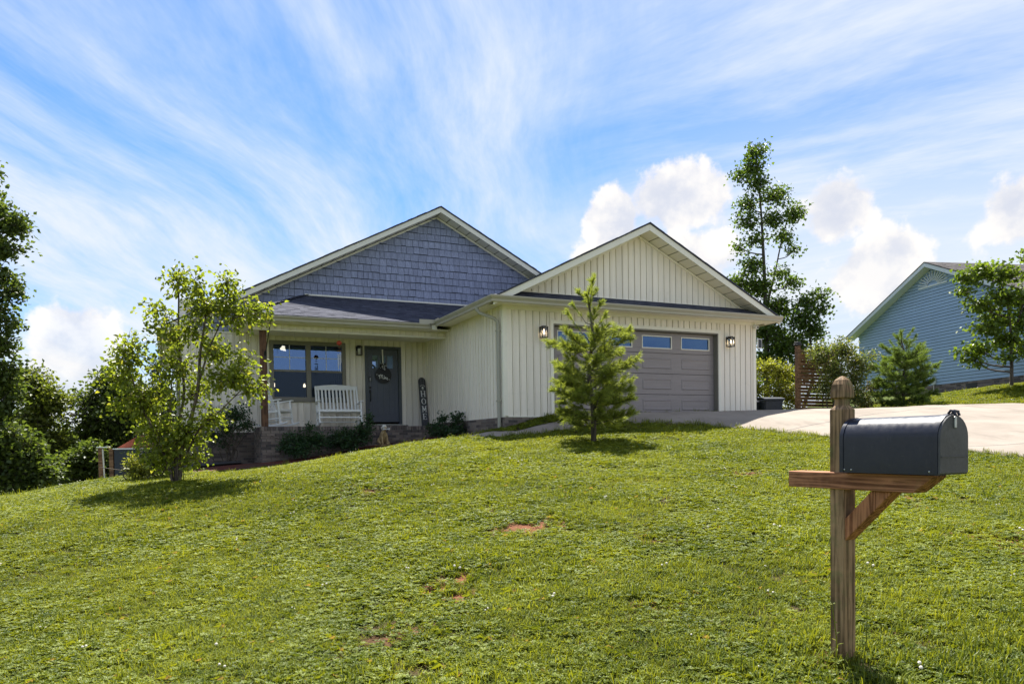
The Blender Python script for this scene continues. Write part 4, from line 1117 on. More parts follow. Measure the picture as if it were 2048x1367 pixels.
# ---- lamps inside the room
t = hthing('ceiling_lamp', 'two glowing frosted lamp shades seen through the upper window', 'ceiling lamp', -4.05, 7.0, 2.42)
MB().tube([(0, 0, 0), (0, 0, -.16)], .012, 6).bar((-.2, 0, -.15), (.2, 0, -.15), .02, .02).obj('fixture', M['steel'], t)
for x in (-.2, .2): MB().lathe([(.0, .0), (.04, .0), (.055, -.05), (.10, -.12), (.0, -.121)], (x, 0, -.15), 12, Matrix.Rotation(R(-15 if x < 0 else 15), 4, 'Y')).obj('lamp_shade', M['bulb_dim'], t, smooth=True)
for lab, u in (('glowing pendant bulb in the left window sash', -4.1), ('glowing pendant bulb in the right window sash', -3.25)):
    t = hthing('pendant_bulb', lab, 'bulb', u, 7.2, 1.15, group='pendant bulbs inside the room')
    MB().tube([(0, 0, 1.27), (0, 0, .06)], .006, 5).obj('cord', M['black'], t)
    MB().lathe([(.0, -.055), (.03, -.045), (.038, -.01), (.028, .03), (.014, .055), (.0, .06)], (0, 0, 0), 12).obj('bulb', M['bulb_room'], t, smooth=True)

# ---- dog statue
gzd = gl(-1.88, 3.45) + .015
t = hthing('dog_statue', 'tan sitting dog statue with a white bone in its mouth', 'statue', -1.90, 3.47, gzd, R(12))
def skin(name, nodes, edges, mat, parent, sub=2):
    me = bpy.data.meshes.new(name); me.from_pydata([n[0] for n in nodes], edges, []); me.update()
    o = mobj(name, me, mat, parent)
    o.modifiers.new('skin', 'SKIN'); o.modifiers.new('sub', 'SUBSURF').levels = sub; o.modifiers['sub'].render_levels = sub
    for i, n in enumerate(nodes): me.skin_vertices[0].data[i].radius = (n[1], n[1]) if not isinstance(n[1], tuple) else n[1]; me.skin_vertices[0].data[i].use_root = i == 0
    return o
nd = [((0, .09, .10), .10), ((0, .04, .17), .095), ((0, -.01, .26), .085), ((0, -.035, .34), .062), ((0, -.045, .39), .045), ((0, -.07, .445), .062), ((0, -.125, .435), .038), ((0, -.175, .425), .026),
      ((.065, -.05, .26), .04), ((.07, -.085, .15), .028), ((.07, -.09, .04), .025), ((.07, -.13, .018), .024), ((-.065, -.05, .26), .04), ((-.07, -.085, .15), .028), ((-.07, -.09, .04), .025), ((-.07, -.13, .018), .024),
      ((.10, .07, .09), .06), ((.125, -.03, .07), .04), ((.125, -.09, .022), .024), ((-.10, .07, .09), .06), ((-.125, -.03, .07), .04), ((-.125, -.09, .022), .024), ((0, .19, .03), .03), ((.04, .27, .03), .016)]
ed = [(0, 1), (1, 2), (2, 3), (3, 4), (4, 5), (5, 6), (6, 7), (2, 8), (8, 9), (9, 10), (10, 11), (2, 12), (12, 13), (13, 14), (14, 15), (0, 16), (16, 17), (17, 18), (0, 19), (19, 20), (20, 21), (0, 22), (22, 23)]
skin('body', nd, ed, M['statue'], t)
for s in (-1, 1):
    MB().lathe([(.0, .045), (.018, .03), (.026, -.01), (.020, -.05), (.0, -.062)], (s * .066, -.06, .43), 10, Matrix.Rotation(R(14 * s), 4, 'Y') @ Matrix.Diagonal((.45, 1, 1, 1))).obj('ear', M['statue_pale'], t, smooth=True)
    MB().lathe([(.0, .007), (.007, 0), (.0, -.007)], (s * .03, -.118, .462), 8).obj('eye', M['black'], t, smooth=True)
MB().lathe([(.0, .06), (.05, .045), (.066, .01), (.06, -.015), (.0, -.02)], (0, -.075, .462), 12).obj('head_top', M['statue_pale'], t, smooth=True)
MB().lathe([(.0, .012), (.012, .004), (.010, -.008), (.0, -.01)], (0, -.205, .437), 8).obj('nose', M['black'], t, smooth=True)
bn = MB().tube([(-.07, -.19, .405), (.07, -.19, .405)], .012, 8)
for sx_ in (-1, 1):
    for z_ in (-.013, .013): bn.lathe([(.0, .018), (.014, .011), (.019, 0), (.014, -.011), (.0, -.018)], (sx_ * .078, -.19, .405 + z_), 8)
bn.obj('bone', M['white'], t, smooth=True)
MB().box(-.14, .14, -.16, .22, -.03, .012).obj('plinth', M['statue'], t, .006)

# ---- black drain pipes on the bed
for lab, pts in (('black corrugated drain pipe lying nearest the lawn on the mulch', [(-6.9, 4.75), (-6.5, 4.35), (-5.9, 4.0), (-5.35, 4.05)]), ('black corrugated drain pipe lying against the brick base', [(-7.0, 5.0), (-6.5, 4.75), (-6.0, 4.35), (-5.6, 4.5), (-5.3, 4.9)])):
    pp = []; rr = []
    for i, (u, v) in enumerate(smooth(pts, 26)):
        p = H(u, v); pp.append((p.x, p.y, gz1(p.x, p.y) + .065)); rr.append(.05 if i % 2 else .042)
    tag(MB().tube(pp, rr, 8).obj('drain_pipe', M['hose'], smooth='all'), lab, 'pipe', 'drain pipes on the mulch')

# ------------------------------------------------------------------ the mailbox and its post (local x = along the arm, towards the street)
AL = R(-63)
mp = thing('mailbox_post', 'weathered timber mailbox post with pointed cap, cross arm and brace', 'post', (1.763, 4.0, CZ - 1.22), AL)
hw = .0445
rings = [(1.0, -.25), (1.0, .9), (1.0, 1.375), (.62, 1.397), (.62, 1.433), (.96, 1.437), (.945, 1.475), (.82, 1.508), (.63, 1.532), (.36, 1.545), (.06, 1.553)]
mb = MB(); vs = []
for k, z in rings: vs += [(-hw * k, -hw * k, z), (hw * k, -hw * k, z), (hw * k, hw * k, z), (-hw * k, hw * k, z)]
mb.add(vs, [(4 * i + j, 4 * i + (j + 1) % 4, 4 * i + 4 + (j + 1) % 4, 4 * i + 4 + j) for i in range(len(rings) - 1) for j in range(4)] + [(3, 2, 1, 0), tuple(range(4 * len(rings) - 4, 4 * len(rings)))])
mb.obj('post', M['post_wood'], mp, .004)
ZA = 1.044                                                 # top of the arm
mb = MB(); mb.prism([(-.315, -.0595, ZA - .089), (.445, -.0595, ZA - .089), (.545, -.0595, ZA - .012), (.545, -.0595, ZA), (-.315, -.0595, ZA)], (0, .104, 0)).obj('cross_arm', M['arm_wood'], mp, .004)
mb = MB(); y0, y1 = -.040, .040
mb.prism([(.046, y0, ZA - .36), (.046, y0, ZA - .245), (.205, y0, ZA - .0905), (.325, y0, ZA - .0905)], (0, y1 - y0, 0)).obj('brace', M['brace_wood'], mp, .003)
bx_ = thing('mailbox', 'dark metal arched mailbox on the timber post', 'mailbox', (1.763, 4.0, CZ - 1.22 + ZA + .003), AL)
def arch(x, wd, hs, n=14, sc_=1., z0=0.):
    r = wd / 2; p = [(x, -r * sc_, z0), (x, -r * sc_, hs)]
    p += [(x, -r * sc_ * math.cos(a), hs + r * sc_ * math.sin(a)) for a in (math.pi * i / n for i in range(1, n))]
    return p + [(x, r * sc_, hs), (x, r * sc_, z0)]
def loft(rings_, cap=True):
    n = len(rings_[0]); vs = [q for r_ in rings_ for q in r_]; fs = [(i * n + j, i * n + (j + 1) % n, (i + 1) * n + (j + 1) % n, (i + 1) * n + j) for i in range(len(rings_) - 1) for j in range(n)]
    if cap: fs += [tuple(range(n))[::-1], tuple(range((len(rings_) - 1) * n, len(rings_) * n))]
    return MB().add(vs, fs)
BWd, BHs = .212, .172
loft([arch(.085, BWd, BHs), arch(.585, BWd, BHs)]).obj('body', M['mail_metal'], bx_, smooth=True)
loft([arch(.070, BWd, BHs, sc_=1.03), arch(.092, BWd, BHs, sc_=1.03)]).obj('rear_rim', M['mail_metal'], bx_, smooth=True)
loft([arch(.572, BWd, BHs, sc_=1.035), arch(.600, BWd, BHs, sc_=1.035)]).obj('front_rim', M['mail_metal'], bx_, smooth=True)
dm = loft([arch(.601, BWd, BHs, sc_=1.0, z0=.004), arch(.610, BWd, BHs, sc_=.97, z0=.008)]); dm.obj('door', M['mail_metal_lit'], bx_, smooth=True)
MB().box(.6095, .6145, -.098, .098, .082, .086).obj('door_crease', M['mail_metal_lit'], bx_)
MB().box(.609, .618, -.008, .008, .215, .268).obj('latch_clip', M['steel'], bx_, .002)
lt = MB()
for y_ in (.015, -.012): lt.tube([(.588, y_, .281), (.600, y_, .296), (.615, y_, .292), (.624, y_, .272)], .006, 6)
lt.bar((.615, -.016, .290), (.615, .019, .290), .014, .01)
lt.obj('latch', M['mail_metal'], bx_, smooth=True)
rv = MB()
for x_ in (.10, .14, .56): rv.lathe([(.0, 0), (.005, 0), (.004, .003), (.0, .004)], (x_, -BWd / 2, .015), 8, Matrix.Rotation(R(90), 4, 'X'))
rv.obj('rivet', M['steel'], bx_)

# ------------------------------------------------------------------ bins beside the garage
def wbin(label, x, y, rz):
    t = thing('trash_bin', label, 'trash bin', (x, y, gz1(x, y)), rz, 'wheeled bins beside the garage')
    b = MB(); r0 = [(-.22, -.24), (.22, -.24), (.22, .24), (-.22, .24)]; r1 = [(-.29, -.32), (.29, -.32), (.29, .34), (-.29, .34)]
    b.add([(p[0], p[1], .06) for p in r0] + [(p[0], p[1], .98) for p in r1], [(3, 2, 1, 0), (4, 5, 6, 7)] + [(i, (i + 1) % 4, 4 + (i + 1) % 4, 4 + i) for i in range(4)]).obj('body', M['bin'], t, .025, 2)
    MB().box(-.31, .31, -.345, .36, .955, 1.0).obj('rim', M['bin'], t, .012)
    l = MB(); k = 8; vs = []
    for i in range(k + 1):
        y_ = -.37 + .74 * i / k; z_ = 1.005 + .075 * math.sin(math.pi * (i + .6) / (k + 1.2)); vs += [(-.315, y_, z_), (.315, y_, z_), (-.315, y_, z_ - .03), (.315, y_, z_ - .03)]
    l.add(vs, [q for i in range(k) for q in ((4 * i, 4 * i + 1, 4 * i + 5, 4 * i + 4), (4 * i + 2, 4 * i, 4 * i + 4, 4 * i + 6), (4 * i + 1, 4 * i + 3, 4 * i + 7, 4 * i + 5))] + [(0, 2, 3, 1)]).obj('lid', M['bin'], t, smooth=True)
    MB().tube([(-.26, .40, .93), (.26, .40, .93)], .016, 8).obj('handle', M['bin'], t)
    for s in (-1, 1): MB().lathe([(.0, -.025), (.11, -.025), (.12, 0), (.11, .025), (.0, .025)], (s * .25, .27, .12), 16, Matrix.Rotation(R(90), 4, 'Y')).obj('wheel', M['black'], t, smooth=True)
    return t
wbin('dark wheeled bin farther right, clear of the garage wall', 7.62, 22.2, R(8))
wbin('dark wheeled bin half hidden behind the garage corner', 7.10, 22.45, R(20))

# ------------------------------------------------------------------ slatted timber fence
def fence(label, x, y, ang, L, hgt, n, post_first):
    z = gz1(x, y); t = thing('slat_fence', label, 'fence', (x, y, z), ang)
    for px_ in ([0.] if post_first else []) + [L]:
        b = MB().box(px_ - .06, px_ + .06, -.06, .06, -.4, hgt).obj('post', M['fence_wood'], t, .006)
        MB().box(px_ - .085, px_ + .085, -.085, .085, hgt, hgt + .05).prism([(px_ - .07, -.07, hgt + .05), (px_ + .07, -.07, hgt + .05), (px_ + .07, .07, hgt + .05), (px_ - .07, .07, hgt + .05)], (0, 0, .06)).obj('post_cap', M['black'], t, .006)
    for i in range(n):
        zz = .06 + i * (hgt - .15) / n; d = .032 if i % 2 else -.032
        MB().box(.07, L - .07, d - .011, d + .011, zz, zz + (hgt - .15) / n * .80 + .004).obj('slat', M['fence_wood'], t, .003)
    return t
fence('brown slatted timber fence by the leafy bush, open gaps between slats', 8.40, 22.0, R(30), 1.7, 2.42, 23, True)

# ------------------------------------------------------------------ neighbouring house
ND = R(90 + 9.5)
nh = thing('neighbour_house', 'blue-grey lap-sided house with gable end on the rise', 'house', (16.72, 24.0, CZ + 1.97), ND)
NW = 9.0                                                   # local x runs along the gable wall into depth, -y... outward is +y (towards the house)
NP = lambda x: 4.62 - .435 * abs(x - 4.5)
MB().prism([(0, -.2, 0), (NW, -.2, 0), (NW, -.2, 2.45), (4.5, -.2, 4.40), (0, -.2, 2.45)], (0, .185, 0)).obj('wall_core', M['slate_dark'], nh)
expo = .1143; n = int(4.4 / expo) + 1
for i in range(n):
    z0 = i * expo; z1 = z0 + expo
    lim = lambda z: 0 if z < 2.55 else (z - 2.55) / .435 + .0
    a0, a1 = lim(z0), lim(z1)
    if a0 > 4.4: break
    a1 = min(a1, 4.45)
    vs = [(a0 + .08 * (a0 == 0), .020, z0), (NW - a0, .020, z0), (NW - a1, .004, z1 - .014), (a1 + .08 * (a1 == 0), .004, z1 - .014), (a0 + .08 * (a0 == 0), -.010, z0), (NW - a0, -.010, z0)]
    MB().add(vs, [(0, 1, 2, 3), (4, 5, 1, 0)]).obj('siding_course', M['blue_siding'], nh)
MB().box(-.02, .09, -.03, .026, 0, 2.5).obj('corner_post', M['blue_trim'], nh, .004)
nf = part('foundation', nh)
MB().box(-.1, NW, -.2, .0, -1.5, -.004).obj('mortar_bed', M['mortar'], nf)
bj = MB(); z = -.012
for r_ in range(12):
    a = -.1 * (r_ % 2)
    while a < NW: bj.box(max(a, 0), min(a + .203, NW), -.02, .009, z - .057, z); a += .2135
    z -= .0675
o = bj.obj('bricks', M['brick'], nf); o['kind'] = 'stuff'
MB().box(2.35, 2.85, .002, .02, -.26, -.07).obj('foundation_vent', M['black'], nf)
nr = part('roof', nh)
for a, b in ((-.35, 4.4985), (4.5015, 9.35)):
    mb = MB(); mb.prism([(a, .36, NP(a) - .18), (b, .36, NP(b) - .18), (b, .36, NP(b) - .025), (a, .36, NP(a) - .025)], (0, .025, 0)).obj('rake_fascia', M['blue_trim'], nr)
    MB().prism([(a, .0, NP(a) - .165), (b, .0, NP(b) - .165), (b, .0, NP(b) - .15), (a, .0, NP(a) - .15)], (0, .36, 0)).obj('rake_soffit', M['blue_trim'], nr)
    slab(nr, [(a - .02 if a < 0 else 4.5, .40, NP(a - .02 if a < 0 else 4.5)), (4.5 if a < 0 else b + .02, .40, NP(4.5 if a < 0 else b + .02)), (4.5 if a < 0 else b + .02, -14, NP(4.5 if a < 0 else b + .02)), (a - .02 if a < 0 else 4.5, -14, NP(a - .02 if a < 0 else 4.5))], .026, M['roof_grey'])
es = Vector((4.87, 0, .435 * 4.87)); courses(nr, (-.37, .40, NP(-.37)), (0, -1, 0), es, 13, es.length, .14, M['roof_grey'], 'shingles')
MB().box(-.05, .1, -13.9, -.21, 0, 2.45).box(NW - .1, NW, -13.9, -.21, 0, 2.45).box(.1, NW - .1, -14, -13.9, 0, 2.45).box(-.05, NW, -13.9, -.21, -1.5, -.01).obj('other_walls', M['blue_siding'], nh)
nv = part('gable_vent', nh)
for i in range(13):
    a = R(14 + 152 * i / 12); rr = .78
    c = Vector((4.5, .03, 3.74)); d = Vector((math.cos(a), 0, math.sin(a) * .72))
    MB().bar(c + d * .28, c + d * min(rr, (NP(4.5 + math.cos(a) * rr) - .26 - 3.74) / max(.05, math.sin(a) * .72) if math.sin(a) > .15 else rr), .03, .05, (0, 1, 0)).obj('louvre', M['blue_trim'], nv)
MB().prism([(3.75, .014, 3.72), (5.25, .014, 3.72), (5.25, .014, 3.78), (3.75, .014, 3.78)], (0, .03, 0)).obj('vent_sill', M['blue_trim'], nv)
mt = part('utility_meter', nh)
MB().box(4.30, 4.48, .016, .10, .02, .26).obj('meter_box', M['blue_trim'], mt, .01)
MB().tube([(4.39, .06, .02), (4.39, .06, -.25), (4.39, .10, -.6)], .02, 8).obj('conduit', M['steel'], mt)

# ------------------------------------------------------------------ small enclosure at the wood's edge
ex, ey = -10.30, 19.0
t = thing('timber_enclosure', 'small dark-panelled timber enclosure with a red sloping lid', 'enclosure', (ex, ey, gz1(ex, ey) - .05), R(6))
for x_, h_ in ((-.10, .98), (.16, .96), (1.25, .96)): MB().box(x_ - .05, x_ + .05, -.05, .05, -.2, h_).obj('post', M['fence_wood'], t, .005)
MB().box(.23, 1.19, -.03, .0, .06, .93).obj('panel', M['dark_panel'], t)
MB().box(.21, 1.3, -.055, .03, .935, .965).box(-.18, .08, -.06, .06, .985, 1.01).obj('cap_rail', M['white'], t)
MB().prism([(.25, .1, .97), (1.2, .1, .97), (.78, .1, 1.28)], (0, .6, 0)).obj('lid', M['rust'], t)
MB().box(.22, .30, .05, .7, .0, .94).box(1.16, 1.24, .05, .7, .0, .94).obj('side_panel', M['fence_wood'], t)
MB().tube([(.02, -.1, -.1), (-.02, -.08, .95)], .018, 6).obj('stake', M['statue_pale'], t)

# ------------------------------------------------------------------ vegetation
M['leaf_birch'] = leafm('leaf_birch', (.12, .16, .02), (.27, .31, .045), .58, .4, (.30, .28, .05), .93)
M['leaf_gum'] = leafm('leaf_gum', (.050, .095, .016), (.135, .19, .034), .52, .35)
M['leaf_redbud'] = leafm('leaf_redbud', (.070, .12, .016), (.185, .245, .034), .55, .4)
M['leaf_wood'] = leafm('leaf_wood', (.045, .075, .018), (.135, .172, .038), .48, .5)
M['leaf_wood2'] = leafm('leaf_wood2', (.085, .12, .022), (.22, .24, .045), .5, .5)
M['leaf_yellow'] = leafm('leaf_yellow', (.13, .155, .02), (.33, .33, .055), .55, .45)
M['leaf_vine'] = leafm('leaf_vine', (.065, .100, .026), (.18, .21, .055), .48, .45, (.24, .22, .05), .8)
M['leaf_shrub'] = leafm('leaf_shrub', (.018, .050, .020), (.055, .11, .036), .35, .4)
M['leaf_juniper'] = leafm('leaf_juniper', (.016, .034, .012), (.050, .075, .022), .25, .6)
M['leaf_brown'] = leafm('leaf_brown', (.055, .05, .022), (.16, .12, .06), .35, .6)
M['needle'] = leafm('needle', (.12, .165, .03), (.34, .37, .09), .56, .5)
M['needle_dark'] = leafm('needle_dark', (.075, .135, .028), (.21, .265, .060), .48, .5)

def unit(v): return v / np.maximum(np.linalg.norm(v, axis=-1, keepdims=True), 1e-9)
def leaf_mesh(name, P, A, Nn, L, W, kind='ovate', fold=.22):
    """P base points, A pointing directions, Nn rough normals, L/W sizes"""
    A = unit(A); S = unit(np.cross(A, Nn)); Nn = np.cross(S, A); L = L[:, None]; W = W[:, None]
    n = len(P)
    if kind == 'quad':
        prof = [(0, 0), (.45, .5), (1, 0), (.45, -.5)]
        F0 = [(0, 1, 2, 3)]
        V = np.stack([P + A * L * a + S * W * s + Nn * W * fold * abs(s) * 2 for a, s in prof], 1)
        F = (np.arange(n)[:, None] * 4 + np.array([[0, 1, 2, 3]])).reshape(-1, 4)
        tri = np.concatenate([F[:, [0, 1, 2]], F[:, [0, 2, 3]]]); return npmesh(name, V.reshape(-1, 3), tri)
    pr_ = {'ovate': [(0, 0), (.22, .42), (.58, .40), (1, 0), (.58, -.40), (.22, -.42)], 'heart': [(.06, 0), (-.02, .38), (.42, .5), (1, 0), (.42, -.5), (-.02, -.38)],
           'lobed': [(.0, 0), (.18, .55), (.60, .30), (1, 0), (.60, -.30), (.18, -.55)]}[kind]
    V = np.stack([P + A * L * a + S * W * s + Nn * W * (fold * abs(s) * 2 - .18 * a * a) for a, s in pr_], 1)
    b = np.arange(n)[:, None] * 6
    F = np.concatenate([b + np.array([[0, 1, 2, 3]]), b + np.array([[0, 3, 4, 5]])])
    return npmesh(name, V.reshape(-1, 3), F)
def inell(n, r, bias=.5):
    d = unit(rng.normal(size=(n, 3))); q = rng.random(n) ** bias
    return d * q[:, None] * np.array(r)
def make_tree(name, label, cat, base, stems, clumps, leafmat, barkmat, lsize, kind='quad', dens=1., twigs=True, group=None, droop=.25, lpt=9, spread=.10, lw=.7, tr=.006, up=.35):
    """stems: list of (points, r0, r1) relative to base. clumps: (x, y, z, rx, ry, rz, twigs)"""
    t = thing(name, label, cat, base, 0., group)
    tb = MB(); sp = []
    for pts, r0, r1 in stems:
        ps = smooth(pts, 5); k = len(ps)
        tb.tube(ps, [r0 + (r1 - r0) * (i / (k - 1)) ** .8 for i in range(k)], 8)
        sp += [(np.array(p), r0 + (r1 - r0) * (i / (k - 1)) ** .8) for i, p in enumerate(ps)]
    SP = np.array([p for p, r in sp]); SR = np.array([r for p, r in sp])
    P, A = [], []
    for (x, y, z, rx, ry, rz, nt) in clumps:
        c = np.array((x, y, z)); nt = max(3, int(nt * dens))
        # limb from the stem to the clump
        dd = np.linalg.norm(SP - c, axis=1) + np.maximum(0, SP[:, 2] - (z - .35 * np.hypot(*(SP[:, :2] - c[:2]).T))) * 3
        i0 = int(np.argmin(dd)); a = SP[i0]; ln = np.linalg.norm(c - a)
        rb = min(SR[i0] * .7, .012 + .02 * ln)
        if ln > .08:
            m = (a + c) / 2 + np.array([0, 0, -.06 * ln]) + rng.normal(size=3) * .04 * ln
            lp = smooth([tuple(a), tuple(m), tuple(c)], 4)
            tb.tube(lp, [rb + (tr * 1.3 - rb) * i / (len(lp) - 1) for i in range(len(lp))], 5)
            lpa = np.array(lp)
        else: lpa = np.array([a, c])
        E = c + inell(nt, (rx, ry, rz), .42)
        for e in E:
            s = lpa[rng.integers(len(lpa) // 2, len(lpa))] if rng.random() < .7 else c + (e - c) * .2
            tl = np.linalg.norm(e - s)
            m = (s + e) / 2 + np.array([0, 0, .05 * tl]) + rng.normal(size=3) * .06 * tl
            if twigs: tb.tube([tuple(s), tuple(m), tuple(e)], [tr, tr * .8, tr * .5], 3, False)
            n = max(3, int(rng.normal(lpt, lpt * .25)))
            f = rng.random(n) ** .6
            q = (1 - f)[:, None] ** 2 * s + 2 * (f * (1 - f))[:, None] * m + (f ** 2)[:, None] * e
            q = q + rng.normal(size=(n, 3)) * spread * np.array([1, 1, .8])
            P.append(q); d = unit(np.tile(e - s, (n, 1))) + rng.normal(size=(n, 3)) * .75 + np.array([0, 0, -droop]); A.append(d)
    P = np.concatenate(P); A = np.concatenate(A)
    Nn = rng.normal(size=P.shape) * .8 + np.array([0, 0, up + .45])
    L = lsize * rng.uniform(.65, 1.25, len(P))
    tb.obj('trunk', barkmat, t, smooth='all')
    mobj('crown', leaf_mesh('crown', P, A, Nn, L, L * lw, kind), leafmat, t)
    return t

def pine(name, label, x, y, hgt, rad, seed, mat, lo=.14, nw=9, group=None, top=.22, nl=.095, shoots=10):
    rg = np.random.default_rng(seed); z0 = gz1(x, y)
    t = thing(name, label, 'pine tree', (x, y, z0), 0., group)
    tb = MB(); trunk = [(rg.normal() * .012 * i, rg.normal() * .012 * i, hgt * i / 8) for i in range(9)]; trunk[0] = (0, 0, -.1)
    tb.tube(trunk, [.016 * hgt * (1 - i / 8.6) + .008 for i in range(9)], 8)
    T = []                                                  # needle tufts: point, direction
    def pos(h): f = h / hgt * 8; i = min(int(max(f, 0)), 7); a, b = np.array(trunk[i]), np.array(trunk[i + 1]); p = a + (b - a) * (f - i); p[2] = h; return p
    levels = [lo + (.60 - lo) * (i / (nw - 1)) for i in range(nw)] + [.67, .75, .83]
    ex = [0, .12, .20, .33, .45, .55, .62, .70, .80, .9]; ey = [.60, .85, 1.0, 1.0, 1.0, .88, .60, .52, .40, .22]
    for li, lf in enumerate(levels):
        h = lf * hgt; env = rad * float(np.interp(lf, ex, ey))
        nb = int(rg.integers(5, 8)) if lf < .61 else int(rg.integers(3, 5))
        a0 = rg.random() * 6.28
        for b in range(nb):
            a = a0 + 6.283 * b / nb + rg.normal() * .18; ln = env * rg.uniform(.55, 1.15); rise = (.06 + .9 * lf ** 1.5 + (.5 if lf > .61 else 0)) + rg.normal() * .12
            s = pos(h + rg.normal() * .07); d = np.array([math.cos(a), math.sin(a), 0])
            pts = [s + d * ln * f + np.array([0, 0, ln * rise * f ** 1.35]) + rg.normal(size=3) * .012 for f in (0, .3, .6, .85, 1.)]
            tb.tube([tuple(p) for p in pts], [.008 + .006 * ln, .007 + .004 * ln, .006, .004, .003], 4, False)
            pa = np.array(pts)
            ns = max(2, int(shoots * ln / .6)) if lf < .61 else 1
            for k in range(ns):
                f = .22 + .78 * (k + rg.random()) / ns; i = min(int(f * 4), 3); p = pa[i] + (pa[i + 1] - pa[i]) * (f * 4 - i)
                for sgn in (-1, 1):
                    sd = unit((pa[-1] - pa[0]) * .9 / max(ln, .05) + np.array([-d[1], d[0], 0]) * sgn * rg.uniform(.2, 1.5) + np.array([0, 0, rg.uniform(-.35, 1.3)]) + rg.normal(size=3) * .3)
                    sl = rg.uniform(.10, .30) * (1.15 - .5 * f) * (.65 + ln * .45)
                    e = p + sd * sl; tb.tube([tuple(p), tuple(e)], [.004, .0025], 3, False)
                    m = 2 if sl < .13 else 3
                    for q in range(m): T.append((p + sd * sl * (q + .6) / m, sd))
            for f in ((.6, .8, .92, 1.) if lf < .61 else (.45, .55, .65, .73, .8, .86, .92, .96, 1.)):
                i = min(int(f * 4), 3); T.append((pa[i] + (pa[i + 1] - pa[i]) * (f * 4 - i), unit(pa[-1] - pa[-2])))
    for h in np.arange(hgt * (1 - top), hgt * 1.0, .028): T.append((pos(h), np.array([0, 0, 1.])))
    nn = 24; n = len(T)
    Pt = np.repeat(np.array([a for a, b in T]), nn, 0); D_ = np.repeat(np.array([b for a, b in T]), nn, 0)
    rd = rg.normal(size=D_.shape); A = unit(D_ * .85 + unit(rd - (rd * D_).sum(1, keepdims=True) * D_) * rg.uniform(.25, .9, (n * nn, 1)))
    Pt = Pt + D_ * rg.uniform(-.03, .03, (n * nn, 1)); L = nl * rg.uniform(.75, 1.2, (n * nn, 1)); S = unit(np.cross(A, rg.normal(size=A.shape))) * .0026
    V = np.stack([Pt - S, Pt + S, Pt + A * L * .6 + S * .8, Pt + A * L - np.array([0, 0, 1]) * L * .06], 1).reshape(-1, 3)
    bb = np.arange(n * nn)[:, None] * 4; F = np.concatenate([bb + np.array([[0, 1, 2]]), bb + np.array([[0, 2, 3]])])
    tb.obj('trunk', M['bark'], t, smooth='all')
    mobj('crown', npmesh('crown', V, F), mat, t)
    return t
pine('pine_tree', 'young pine on the lawn in front of the garage', 1.54, 14.1, 3.10, .77, 3, M['needle'], lo=.11, nw=12, top=.20, shoots=9)
pine('pine_tree', 'young bushy pine beyond the driveway by the blue-grey house', 11.35, 21.7, 2.20, .80, 8, M['needle_dark'], lo=.06, nw=11, top=.14, shoots=10)

# ---- young multi-stem birch on the lawn
bz = gz1(-5.81, 13.0)
BST = [([(0, 0, -.1), (.03, 0, .30), (.16, .03, .85), (.38, .02, 1.55), (.46, .0, 2.25), (.56, .0, 2.80), (.62, .02, 3.2)], .055, .010),
       ([(-.02, .03, -.1), (-.04, .05, .30), (-.02, .12, .9), (.10, .14, 1.6), (.05, .1, 2.4), (.08, .08, 3.3), (.10, .05, 3.7)], .042, .008),
       ([(-.05, -.02, -.1), (-.12, -.03, .28), (-.32, -.05, .8), (-.55, -.1, 1.4), (-.72, -.12, 2.0), (-.80, -.1, 2.5)], .038, .008),
       ([(.04, -.03, -.1), (.14, -.08, .3), (.45, -.15, .9), (.85, -.15, 1.25), (1.2, -.1, 1.6)], .030, .007),
       ([(.40, .02, 1.70), (.62, -.02, 2.30), (.85, -.03, 2.8), (.98, -.02, 3.35)], .020, .007),
       ([(-.04, .05, .25), (-.16, .2, .7), (-.25, .35, 1.3), (-.20, .4, 2.0)], .030, .008)]
BCL = [(.08, .05, 3.45, .22, .25, .38, 22), (.42, .0, 3.45, .20, .22, .36, 18), (.98, 0, 3.35, .24, .25, .42, 26), (1.48, -.05, 2.95, .30, .25, .22, 26), (.62, .0, 2.98, .52, .4, .30, 46), (1.12, .0, 2.85, .30, .3, .3, 24),
       (-.28, .05, 3.0, .24, .2, .16, 12), (-.10, .05, 2.6, .35, .35, .35, 28), (-.70, -.1, 2.20, .45, .4, .48, 52), (-.95, -.1, 1.85, .25, .3, .30, 20), (-.42, -.1, 1.5, .50, .45, .55, 62), (.02, .1, 2.0, .42, .45, .50, 44),
       (.98, -.12, 1.80, .58, .45, .40, 62), (1.48, -.1, 1.62, .22, .22, .26, 18), (.20, -.1, .85, .58, .5, .48, 60), (-.28, .0, .8, .42, .42, .50, 46), (.60, -.15, 1.1, .32, .3, .22, 20), (.3, .25, 1.6, .35, .35, .4, 24), (-.5, .2, 1.0, .35, .35, .4, 28), (.62, .15, 2.35, .25, .25, .25, 12), (-.15, -.1, .42, .45, .4, .25, 24), (.35, -.1, .45, .35, .35, .22, 18), (-.75, 0, 1.35, .35, .35, .35, 24), (.75, -.1, 2.25, .35, .3, .25, 18), (.3, 0, 2.6, .4, .35, .3, 22), (1.2, -.1, 2.2, .3, .3, .3, 14)]
make_tree('birch_tree', 'young multi-stemmed birch with bright leaves on the left of the lawn', 'tree', (-5.81, 13.0, bz), BST, BCL, M['leaf_birch'], M['birch_bark'], .076, 'ovate', .98, True, lpt=12, spread=.10, lw=.80, droop=.35, tr=.005)

